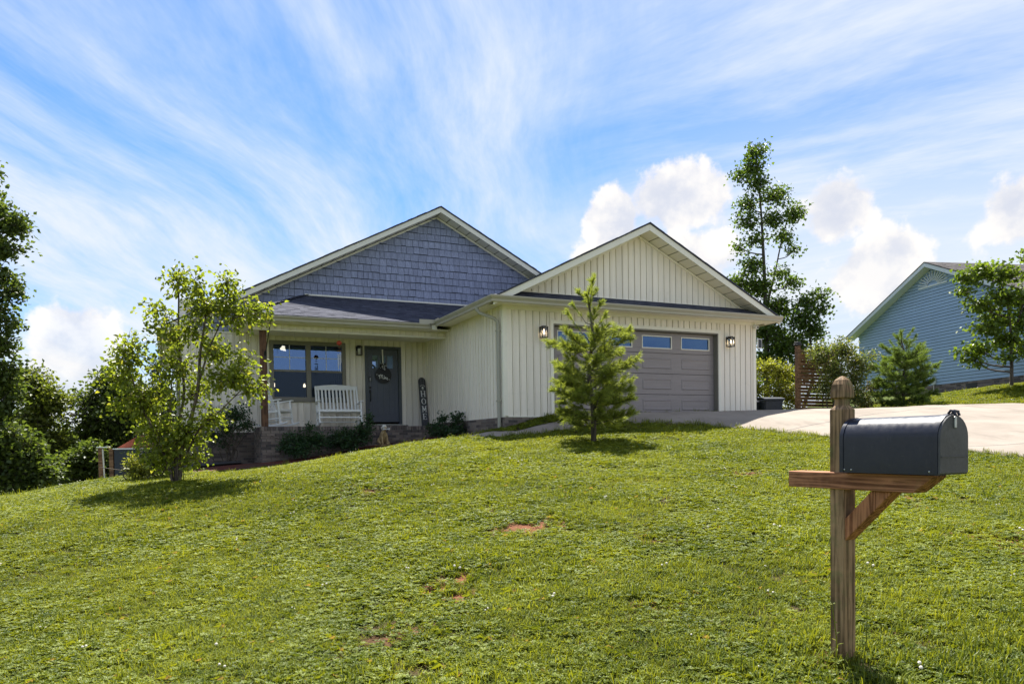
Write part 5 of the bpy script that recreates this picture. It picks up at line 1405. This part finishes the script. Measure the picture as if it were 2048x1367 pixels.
def stem(h, r, lean=(0, 0), n=5):
    return [(lean[0] * (i / n) ** 1.4 + rng.normal() * .02 * h * (0 < i < n), lean[1] * (i / n) ** 1.4 + rng.normal() * .02 * h * (0 < i < n), -.2 + (h + .2) * i / n) for i in range(n + 1)]
def scale_cl(base_px, s, lst):
    """clumps measured in plan units against a scale s (units per metre)"""
    bx, by = base_px
    return [((x - bx) / s, dy, (by - y) / s, rx / s, rx / s * .9, ry / s, n) for (x, y, rx, ry, n, dy) in lst]
# ---- tall sweetgum behind the garage
gb = (10.9, 32.0, gz1(10.9, 32.0))
cl = scale_cl((1533, 858), 47., [(1515, 303, 22, 20, 22, 0), (1508, 335, 26, 24, 26, .2), (1478, 352, 15, 12, 10, 0), (1515, 370, 24, 22, 20, -.2), (1500, 405, 26, 20, 22, .2), (1555, 392, 34, 22, 34, 0), (1588, 425, 20, 22, 22, 0),
      (1495, 440, 30, 18, 20, .1), (1545, 440, 32, 20, 26, -.2), (1565, 475, 25, 14, 14, 0), (1510, 478, 28, 14, 14, 0), (1474, 490, 10, 8, 5, 0), (1592, 497, 12, 10, 7, 0), (1500, 530, 34, 20, 26, 0), (1478, 560, 22, 18, 18, .2), (1512, 572, 44, 26, 44, 0),
      (1560, 545, 26, 14, 12, 0), (1585, 563, 22, 14, 12, 0), (1500, 615, 46, 30, 50, .2), (1550, 612, 40, 30, 44, -.2), (1530, 660, 56, 34, 60, 0), (1570, 690, 50, 40, 60, 0), (1530, 715, 40, 34, 40, 0), (1560, 750, 60, 30, 44, .3)])
make_tree('sweetgum_tree', 'tall narrow tree rising behind the garage', 'tree', gb, [([(0, 0, -.2), (.0, 0, 2), (-.02, 0, 4.5), (-.08, .05, 7), (-.2, 0, 9.2), (-.38, 0, 11.4)], .17, .018), ([(0, 0, 5.2), (.35, 0, 6.6), (.7, 0, 8.2), (1.0, 0, 9.2)], .05, .014)], cl, M['leaf_gum'], M['bark'], .115, 'lobed', 1.5, True, lpt=13, spread=.17, lw=.95, tr=.012)
gb = (12.2, 31.0, 1.71)
cl = scale_cl((1612, 858), 48., [(1612, 608, 34, 20, 24, 0), (1640, 592, 22, 16, 14, 0), (1648, 622, 16, 16, 12, 0), (1600, 640, 44, 28, 40, 0), (1630, 660, 36, 26, 30, .2), (1585, 690, 50, 34, 46, 0), (1625, 720, 44, 34, 40, 0), (1590, 750, 50, 34, 40, 0)])
make_tree('broadleaf_tree', 'smaller leafy tree to the right of the tall one behind the fence', 'tree', gb, [(stem(5.0, .1, (.2, 0)), .10, .02)], cl, M['leaf_gum'], M['bark'], .12, 'lobed', 1.4, True, lpt=12, spread=.17, lw=.95, tr=.01)
# ---- redbud by the neighbouring house
gb = (15.12, 22.7, gz1(15.12, 22.7))
cl = scale_cl((2010, 768), 66., [(1918, 548, 30, 16, 20, 0), (1955, 535, 36, 20, 30, .1), (1998, 545, 40, 22, 34, 0), (2045, 508, 26, 16, 20, 0), (2060, 550, 30, 24, 26, 0), (1985, 590, 44, 22, 36, -.2), (2035, 590, 40, 26, 36, .2), (1910, 578, 22, 9, 10, 0),
      (1945, 605, 38, 16, 26, 0), (1985, 630, 42, 22, 34, .2), (2040, 640, 44, 26, 38, 0), (1955, 655, 40, 16, 24, -.2), (1998, 675, 36, 22, 26, 0), (2050, 685, 36, 24, 26, .1), (1915, 695, 22, 8, 10, 0), (1945, 690, 30, 14, 18, 0), (1930, 712, 22, 8, 10, 0), (2005, 710, 30, 10, 10, 0), (2090, 600, 40, 40, 30, 0), (2085, 670, 36, 30, 24, 0)])
make_tree('redbud_tree', 'small heart-leaved tree in front of the blue-grey gable', 'tree', gb, [([(0, 0, -.2), (.0, 0, .6), (-.02, 0, 1.1), (-.05, 0, 1.9), (-.2, 0, 2.8), (-.5, 0, 3.4)], .06, .018), ([(-.02, 0, 1.1), (.2, .05, 1.9), (.45, 0, 2.8), (.7, 0, 3.6)], .045, .015)], cl, M['leaf_redbud'], M['bark'], .10, 'heart', 1.35, True, lpt=10, spread=.10, lw=.95, tr=.008, droop=.5)
# ---- bushes beside the driveway
def bush(name, label, x, y, clumps, mat, ls, kind='quad', dens=1., lpt=11, spread=.08, nst=7, cat='bush', group=None, lw=.6, bark='bark', dz=0.):
    b = (x, y, gz1(x, y) + dz); hm = max(c[2] for c in clumps)
    st_ = [([(rng.normal() * .05, rng.normal() * .05, -.1), (rng.normal() * .15, rng.normal() * .12, hm * .3), (rng.normal() * .35, rng.normal() * .25, hm * .75)], .018, .006) for _ in range(nst)]
    return make_tree(name, label, cat, b, st_, clumps, mat, M[bark], ls, kind, dens, True, group, lpt=lpt, spread=spread, lw=lw, tr=.004)
bush('flowering_bush', 'large leafy bush sprawling over the slatted fence', 9.25, 21.75, [(-.35, 0, 1.95, .42, .45, .40, 60), (.25, -.1, 2.05, .5, .45, .38, 70), (.75, 0, 1.75, .4, .4, .40, 56), (.1, -.15, 1.45, .6, .5, .45, 80), (.65, -.1, 1.25, .45, .4, .4, 56), (-.15, -.1, .95, .5, .4, .4, 50), (.45, -.1, .7, .6, .4, .45, 60), (.95, 0, .65, .35, .3, .35, 30), (1.05, .1, 1.55, .25, .25, .3, 16), (1.25, .1, 1.9, .12, .12, .3, 6)], M['leaf_vine'], .075, 'quad', 1.5, 12, .09)
bush('yellow_shrub', 'yellow-green shrub beside the garage above the bins', 7.85, 23.0, [(-.55, 0, 1.95, .45, .4, .35, 44), (.0, 0, 2.15, .5, .4, .35, 50), (.5, .1, 2.0, .45, .4, .4, 50), (-.4, -.1, 1.45, .5, .4, .4, 50), (.3, -.1, 1.4, .6, .4, .45, 60), (.75, .1, 1.3, .35, .4, .5, 44), (.0, -.1, .8, .8, .4, .45, 60), (.7, .1, .7, .4, .4, .4, 40)], M['leaf_yellow'], .085, 'quad', 1.4, 12, .09)
bush('brown_shrub', 'low browning shrub between the leafy bush and the pine', 10.45, 22.3, [(-.2, 0, .65, .35, .3, .35, 40), (.25, 0, .75, .3, .3, .3, 34), (.1, -.05, .3, .45, .35, .3, 40)], M['leaf_brown'], .06, 'quad', 1.3, 11, .07)
# ---- porch bed shrubs
def hb(u, v): p = H(u, v); return p.x, p.y
for lab, u, v, cls in (('low dark shrub at the left of the porch front', -3.95, 3.30, [(-.15, 0, .42, .48, .34, .32, 90), (.35, 0, .48, .32, .3, .30, 56), (-.4, 0, .32, .3, .3, .26, 44), (.15, 0, .78, .14, .12, .16, 10), (0, -.2, .25, .5, .3, .22, 60)]),
                       ('low dark shrub below the rocking bench', -2.78, 3.30, [(-.2, 0, .36, .46, .32, .28, 84), (.32, 0, .48, .40, .3, .34, 76), (.48, 0, .80, .14, .12, .18, 12), (-.45, 0, .28, .28, .26, .22, 36), (0, -.2, .22, .55, .3, .2, 60)]),
                       ('feathery dark shrub at the inside corner by the garage wall', -.45, 2.55, [(-.3, 0, .22, .34, .3, .20, 50), (.15, 0, .25, .38, .3, .22, 56), (.25, 0, .52, .22, .2, .20, 24), (-.15, .0, .50, .18, .2, .20, 18), (.0, -.2, .15, .5, .25, .15, 40)])):
    x, y = hb(u, v); bush('porch_shrub', lab, x, y, cls, M['leaf_shrub'], .06, 'quad', 1.5, 12, .045, 6, 'shrub', 'shrubs along the porch', lw=.6)
x, y = hb(-5.62, 4.55)
bush('leggy_shrub', 'dark leggy shrub with bare stems against the brick base', x, y, [(-.25, 0, 1.25, .40, .35, .30, 56), (.25, 0, 1.30, .40, .35, .30, 56), (.0, 0, .95, .55, .4, .28, 56), (-.45, 0, .85, .3, .3, .25, 30), (.5, 0, 1.05, .25, .3, .25, 26), (-.1, 0, .60, .4, .3, .18, 16)], M['leaf_shrub'], .06, 'quad', 1.3, 11, .06, 14, 'shrub')
# ---- dark evergreen and yellow shrub left of the birch
bush('evergreen_shrub', 'dark dense evergreen shrub behind the birch', -7.2, 15.4, [(.0, 0, .5, .55, .5, .5, 80), (.1, 0, 1.15, .5, .45, .5, 76), (.05, 0, 1.75, .38, .38, .45, 56), (.0, 0, 2.25, .22, .22, .4, 30), (-.35, 0, .35, .4, .4, .35, 44), (.35, 0, .7, .4, .4, .5, 50)], M['leaf_juniper'], .07, 'quad', 1.5, 14, .05, 5, 'shrub', lw=.35)
bush('yellow_shrub', 'small yellow-green shrub at the foot of the dark evergreen', -7.42, 14.8, [(.0, 0, .25, .22, .2, .2, 30), (-.05, 0, .42, .16, .16, .14, 16), (.12, 0, .2, .2, .2, .16, 20)], M['leaf_yellow'], .06, 'quad', 1.2, 11, .06, 6, 'shrub')

# ---- the wood on the left
def woodtree(label, x, y, clumps, mat, h, zref, ls=.15, group='trees at the edge of the wood', r0=.14, dens=1., lpt=10, sp=.16, name='broadleaf_tree'):
    up_ = zref - gz1(x, y); clumps = [(a, b, c + up_, d, e, f, k) for a, b, c, d, e, f, k in clumps]; h += up_
    return make_tree(name, label, 'tree', (x, y, gz1(x, y)), [(stem(h, r0), r0, .03)], clumps, mat, M['bark'], ls, 'quad', dens, True, group, lpt=lpt, spread=sp, lw=.75, tr=.01)
cl = scale_cl((-75, 1010), 75., [(45, 455, 28, 28, 34, 0), (0, 430, 40, 34, 50, 0), (-20, 385, 40, 30, 40, 0), (40, 505, 26, 14, 16, 0), (-5, 500, 44, 28, 50, 0), (30, 585, 22, 18, 18, .2), (5, 560, 30, 26, 30, .2), (-10, 620, 46, 34, 56, 0), (28, 650, 20, 14, 14, 0), (5, 690, 36, 26, 40, 0), (22, 740, 24, 26, 26, 0), (0, 770, 40, 34, 50, .2), (20, 805, 26, 24, 26, 0),
     (-90, 420, 60, 50, 60, .5), (-90, 520, 60, 50, 60, 0), (-80, 640, 60, 60, 60, 0), (-70, 760, 60, 60, 60, 0), (-10, 350, 26, 14, 12, 0), (-60, 330, 50, 40, 40, 0), (-130, 600, 50, 90, 60, 0), (0, 850, 40, 40, 44, 0), (-60, 880, 50, 50, 44, 0)])
woodtree('tall dark tree cut by the left edge of the view', -14.6, 20.0, cl, M['leaf_wood'], 7.6, -.11, .13, dens=1.25, lpt=12, sp=.13, r0=.2)
for zr, lab, x, y, s, bpx, lst, mt in (
    (-.71, 'rounded pale-topped tree in front of the tall dark one', -15.0, 23.5, 64., (65, 1030), [(70, 768, 46, 34, 60, 0), (112, 800, 36, 30, 46, 0), (35, 765, 40, 32, 44, 0), (80, 825, 50, 40, 60, 0), (60, 860, 60, 40, 70, -.3), (110, 885, 40, 40, 54, 0), (20, 860, 44, 44, 54, 0), (75, 920, 60, 44, 60, -.3), (120, 940, 40, 36, 40, 0), (30, 940, 50, 40, 44, 0)], 'leaf_wood2'),
    (-.34, 'rounded dark green tree just left of the birch', -13.1, 24.5, 61., (222, 1000), [(228, 765, 40, 30, 50, 0), (190, 800, 40, 34, 48, 0), (260, 785, 40, 36, 50, 0), (215, 835, 60, 38, 74, -.3), (180, 870, 40, 36, 44, 0), (260, 850, 44, 44, 54, 0), (215, 895, 60, 40, 60, -.2), (170, 920, 40, 36, 40, 0), (265, 915, 40, 36, 40, 0)], 'leaf_wood'),
    (-.67, 'dark tree in the hollow between the two rounded trees', -15.9, 27.0, 55.5, (140, 1010), [(140, 880, 44, 30, 50, 0), (110, 905, 40, 30, 44, 0), (165, 900, 40, 34, 44, 0), (140, 940, 60, 36, 60, 0), (90, 960, 50, 30, 40, 0), (185, 955, 44, 30, 40, 0)], 'leaf_wood'),
    (-.46, 'low dark tree at the far left above the lawn', -12.85, 19.2, 78., (20, 1040), [(10, 880, 50, 34, 60, 0), (55, 905, 40, 34, 50, 0), (20, 945, 60, 34, 66, 0), (80, 945, 40, 30, 46, 0), (-30, 910, 50, 50, 50, 0), (50, 985, 60, 26, 50, 0)], 'leaf_wood'),
    (-.54, 'dark tree behind the birch beside the house', -12.5, 27.0, 55.5, (330, 1000), [(330, 800, 40, 30, 46, 0), (300, 830, 40, 30, 44, 0), (350, 840, 40, 34, 44, 0), (320, 880, 56, 40, 60, 0), (290, 920, 40, 36, 40, 0), (350, 920, 40, 36, 40, 0)], 'leaf_wood'),
    (.08, 'low dark tree beside the timber enclosure', -11.95, 21.5, 70., (190, 985), [(180, 905, 36, 26, 44, 0), (150, 930, 36, 24, 40, 0), (205, 925, 30, 26, 36, 0), (175, 955, 50, 20, 44, 0)], 'leaf_wood'),
    (-.69, 'broad dark tree filling the gap behind the enclosure', -15.1, 29.5, 51., (255, 1000), [(250, 830, 50, 34, 56, 0), (210, 850, 50, 34, 50, 0), (290, 850, 50, 40, 50, 0), (240, 890, 70, 40, 60, 0), (290, 910, 60, 40, 50, 0), (200, 915, 60, 40, 50, 0), (250, 950, 80, 30, 50, 0)], 'leaf_wood2'),
    (-.93, 'broad tree at the back of the wood behind the rounded ones', -20.5, 31.0, 48., (30, 1010), [(30, 850, 60, 40, 56, 0), (80, 870, 60, 40, 56, 0), (-10, 880, 60, 40, 50, 0), (40, 920, 80, 40, 60, 0), (110, 930, 60, 40, 50, 0), (60, 965, 90, 30, 50, 0)], 'leaf_wood')):
    woodtree(lab, x, y, [(a, b, c, d * 1.15, e * 1.15, f * 1.12, k * 1.25) for a, b, c, d, e, f, k in scale_cl(bpx, s, lst)], M[mt], max(q[2] for q in scale_cl(bpx, s, lst)) * .8, zr, .125, dens=1.55, lpt=12, sp=.13, r0=.10)

# ------------------------------------------------------------------ grass, clover, weeds
def leafgrass(name, c1, c2, dry, trans=.42):
    m, g, o = newmat(name)
    r = g.n('ShaderNodeNewGeometry').outputs['Random Per Island']; ob = g.n('ShaderNodeObjectInfo').outputs['Random']
    f = g.m('ADD', g.m('MULTIPLY', r, .5), g.m('MULTIPLY', g.ss(ob, .2, .8), .5))
    pos = g.n('ShaderNodeNewGeometry').outputs['Position']
    big = g.ss(g.noise(pos, .45, 5, .65), .36, .66); mid = g.ss(g.noise(pos, 2.3, 4, .6), .35, .68)
    f = g.m('ADD', g.m('MULTIPLY', f, .62), g.m('ADD', g.m('MULTIPLY', big, .20), g.m('MULTIPLY', mid, .18)), clamp=True)
    col = g.mix(f, c1, c2)
    col = g.mix(g.m('GREATER_THAN', g.m('FRACT', g.m('MULTIPLY', r, 9.7)), dry), col, (.30, .235, .105))
    b = g.n('ShaderNodeBsdfPrincipled', {'Base Color': col, 'Roughness': .5, 'Specular IOR Level': .2})
    t = g.n('ShaderNodeBsdfTranslucent', {'Color': g.mix(1., col, (1.4, 1.2, .45), 'MULTIPLY')})
    mx = g.n('ShaderNodeMixShader', {0: trans}); g.nt.links.new(b.outputs[0], mx.inputs[1]); g.nt.links.new(t.outputs[0], mx.inputs[2])
    g.nt.links.new(mx.outputs[0], o.inputs[0]); return m
GM = leafgrass('grass_blade', (.032, .066, .007), (.290, .330, .036), .93)
CM = leafgrass('clover_leaf', (.030, .066, .007), (.275, .322, .035), .985)
FM = paint('clover_flower', (.72, .66, .56), .1, 40, .7)
def blades(n, hmin, hmax, rad, wid, lean):
    vs, fs = [], []
    for _ in range(n):
        a = rnd.random() * 6.283; q = rad * rnd.random() ** .5; b = rnd.random() * 6.283; h = rnd.uniform(hmin, hmax); ln = h * rnd.uniform(.15, lean); w_ = wid * rnd.uniform(.7, 1.3)
        p = Vector((q * math.cos(a), q * math.sin(a), -.006)); d = Vector((math.cos(b), math.sin(b), 0)); s = Vector((-d.y, d.x, 0)) * w_
        o = len(vs); m1 = p + d * ln * .28 + Vector((0, 0, h * .5)); m2 = p + d * ln * .7 + Vector((0, 0, h * .86)); tip = p + d * ln * 1.15 + Vector((0, 0, h * (1. if ln < h * .6 else .9)))
        vs += [p - s * .7, p + s * .7, m1 + s, m1 - s, m2 + s * .7, m2 - s * .7, tip]
        fs += [(o, o + 1, o + 2, o + 3), (o + 3, o + 2, o + 4, o + 5), (o + 5, o + 4, o + 6)]
    return MB().add(vs, fs)
def clover(n, rad, flowers=0):
    vs, fs = [], []
    for _ in range(n):
        a = rnd.random() * 6.283; q = rad * rnd.random() ** .5; c = Vector((q * math.cos(a), q * math.sin(a), rnd.uniform(.010, .034))); tl = Vector((rnd.gauss(0, .35), rnd.gauss(0, .35), 1)).normalized()
        X_ = tl.orthogonal().normalized(); Y_ = tl.cross(X_); a0 = rnd.random() * 6.28; r = rnd.uniform(.010, .018)
        for k in range(3):
            t_ = a0 + k * 2.094; d = X_ * math.cos(t_) + Y_ * math.sin(t_); s = tl.cross(d); o = len(vs)
            vs += [c, c + d * r * .55 + s * r * .52 + tl * .002, c + d * r * 1.05 + s * r * .42 + tl * .003, c + d * r * 1.12, c + d * r * 1.05 - s * r * .42 + tl * .003, c + d * r * .55 - s * r * .52 + tl * .002]
            fs += [(o, o + 1, o + 2, o + 3), (o, o + 3, o + 4, o + 5)]
    return MB().add(vs, fs)
tuftc = bpy.data.collections.new('lawn_tufts')
def tuft(nm, mb, mat, extra=None):
    me = mb.mesh(nm, smooth=False); me.materials.append(mat)
    o = bpy.data.objects.new(nm, me); tuftc.objects.link(o); return o
for i in range(6): tuft('a%d_blades' % i, blades(16, .020, .056, .042, .0026, 1.1), GM)
for i in range(3): tuft('b%d_clover' % i, clover(11, .055), CM)
for i in range(2): tuft('c%d_long' % i, blades(12, .05, .115, .045, .0026, .8), GM)
fl = MB()
for (x, y, z) in ((0, 0, .055), (.03, .02, .045)): fl.lathe([(.0, -.006), (.007, -.004), (.0085, .002), (.005, .007), (.0, .008)], (x, y, z), 7)
tuft('d0_flower', fl, FM)
wd = MB(); vs = []; fs = []
for k in range(9):
    a = 6.283 * k / 9 + rnd.gauss(0, .2); d = Vector((math.cos(a), math.sin(a), 0)); s = Vector((-d.y, d.x, 0)); L = rnd.uniform(.06, .11); o = len(vs)
    vs += [d * .005, d * L * .5 + s * .010 + Vector((0, 0, .035)), d * L + Vector((0, 0, .02)), d * L * .5 - s * .010 + Vector((0, 0, .035))]; fs += [(o, o + 1, o + 2), (o, o + 2, o + 3)]
wd.add(vs, fs); tuft('e0_weed', wd, CM)
# order in the collection: a0-a5 (0-5), b0-b2 (6-8), c0-c1 (9-10), flower 11, weed 12
def scatter(n, x0, x1, y0, y1):
    x = rng.uniform(x0, x1, n); y = rng.uniform(y0, y1, n)
    k = (np.abs(x) < .80 * y + 2.2); return x[k], y[k]
PX, PY, PI, PS = [], [], [], []
for (y0, y1, dens, sc_) in ((2.3, 5.5, 1500, 1.0), (5.5, 8, 1250, 1.0), (8, 11, 850, 1.12), (11, 14.5, 640, 1.2), (14.5, 19, 420, 1.3), (19, 27, 260, 1.5)):
    X0, X1 = max(-17, -.80 * y1 - 2.2), min(21, .80 * y1 + 2.2)
    x, y = scatter(int((X1 - X0) * (y1 - y0) * dens), X0, X1, y0, y1)
    n = len(x); b = bare(x, y); cn = vnoise(x, y, .9) + .6 * vnoise(x, y, 2.6); gn = vnoise(x + 31, y + 7, 1.7)
    keep = rng.random(n) > b * .89
    thin = vnoise(x + 11, y + 3, 2.2) + .5 * vnoise(x, y + 9, 6.)
    keep &= rng.random(n) > np.clip(.16 + .26 * thin, 0, .72)
    kind = rng.integers(0, 6, n)
    isc = rng.random(n) < np.clip(.44 + .32 * cn, .06, .92); kind = np.where(isc, rng.integers(6, 9, n), kind)
    lng = (rng.random(n) < np.clip(.008 + .025 * gn + np.where((y < 4.4), .07, 0) + .35 * np.exp(-((x - 1.8) ** 2 + (y - 3.95) ** 2) / .05) + np.where((x > 2.2) & (y < 5), .16, 0), 0, .7)); kind = np.where(lng, rng.integers(9, 11, n), kind)
    u = rng.random(n); kind = np.where(u < .0005 * (1 + np.clip(cn, 0, 2)), 11, kind); kind = np.where((u > .988) & (y < 12), 12, kind)
    s = sc_ * rng.uniform(.7, 1.25, n) * (1 + .12 * gn)
    PX.append(x[keep]); PY.append(y[keep]); PI.append(kind[keep]); PS.append(s[keep])
x = np.concatenate(PX); y = np.concatenate(PY); kd = np.concatenate(PI); s = np.concatenate(PS)
BEDg = BED
de = pdist(x, y, DRIVE); rag = .05 + .05 * vnoise(x, y, 7.)
ok = ~(inpoly(x, y, DRIVE) & (de > rag)) & ~inpoly(x, y, WALK) & ~(inpoly(x, y, BED)) & ~inpoly(x, y, HOUSEP)
ok &= ~((x > 13.5) & (y > 23.3 + (x - 16.3) * -6))         # under the neighbouring house
x, y, kd, s = x[ok], y[ok], kd[ok], s[ok]
edge = np.minimum(pdist(x, y, DRIVE), pdist(x, y, WALK)); kd = np.where((edge < .12) & (rng.random(len(x)) < .45), 9, kd)
z = gz(x, y)
print('tufts', len(x))
me = bpy.data.meshes.new('lawn'); me.vertices.add(len(x)); me.vertices.foreach_set('co', np.stack([x, y, z], -1).astype(np.float32).ravel())
for nm, ty, val in (('kind', 'INT', kd.astype(np.int32)), ('size', 'FLOAT', s.astype(np.float32)), ('turn', 'FLOAT', (rng.random(len(x)) * 6.283).astype(np.float32))):
    at = me.attributes.new(nm, ty, 'POINT'); at.data.foreach_set('value', val)
lawn = tag(mobj('lawn_grass', me), 'short lawn of grass and clover over the whole slope', 'grass', kind='stuff')
ng = bpy.data.node_groups.new('lawn_nodes', 'GeometryNodeTree')
ng.interface.new_socket('Geometry', in_out='INPUT', socket_type='NodeSocketGeometry'); ng.interface.new_socket('Geometry', in_out='OUTPUT', socket_type='NodeSocketGeometry')
N_ = ng.nodes.new; gi, go = N_('NodeGroupInput'), N_('NodeGroupOutput'); ip = N_('GeometryNodeInstanceOnPoints'); ci = N_('GeometryNodeCollectionInfo')
ci.inputs['Collection'].default_value = tuftc; ci.inputs['Separate Children'].default_value = True; ci.inputs['Reset Children'].default_value = True
def attr(nm, ty):
    a = N_('GeometryNodeInputNamedAttribute'); a.data_type = ty; a.inputs['Name'].default_value = nm; return [q for q in a.outputs if q.enabled and q.name == 'Attribute'][0]
cx = N_('ShaderNodeCombineXYZ'); L_ = ng.links.new
L_(attr('turn', 'FLOAT'), cx.inputs[2]); L_(gi.outputs[0], ip.inputs['Points']); L_(ci.outputs[0], ip.inputs['Instance'])
ip.inputs['Pick Instance'].default_value = True; L_(attr('kind', 'INT'), ip.inputs['Instance Index'])
e2r = N_('FunctionNodeEulerToRotation'); L_(cx.outputs[0], e2r.inputs[0]); L_(e2r.outputs[0], ip.inputs['Rotation'])
L_(attr('size', 'FLOAT'), ip.inputs['Scale']); L_(ip.outputs[0], go.inputs[0])
lawn.modifiers.new('lawn', 'NODES').node_group = ng
# tall flowering weeds at the foot of the mailbox post
for lab, x, y, h in (('thin yellow-flowered weed at the left of the mailbox post foot', 1.66, 3.86, .37), ('thin yellow-flowered weed at the right of the mailbox post foot', 1.78, 3.82, .38)):
    t = thing('flowering_weed', lab, 'weed', (x, y, gz1(x, y)), rnd.random() * 6, 'weeds at the mailbox post')
    MB().tube([(0, 0, 0), (.02, .01, h * .5), (.035, -.01, h)], [.0035, .003, .002], 5).obj('stalk', M['leaf_yellow'], t)
    vs, fs = [], []
    for k in range(14):
        zz = h * (.12 + .7 * k / 14); a = k * 2.4; c = Vector((.02 * zz / h, .01, zz)); d = Vector((math.cos(a), math.sin(a), .25)); s_ = Vector((-d.y, d.x, 0)) * .006; L = .045 * (1 - .6 * k / 14); o = len(vs)
        vs += [c, c + d * L * .5 + s_, c + d * L, c + d * L * .5 - s_]; fs += [(o, o + 1, o + 2), (o, o + 2, o + 3)]
    MB().add(vs, fs).obj('leaves', M['leaf_birch'], t)
    f_ = MB()
    for k in range(7):
        a = k * .9; f_.lathe([(.0, -.003), (.006, 0), (.0, .004)], (.035 + .016 * math.cos(a), -.01 + .016 * math.sin(a), h + .003 * (k % 3)), 6)
    f_.obj('flower_head', M['leaf_yellow'], t)
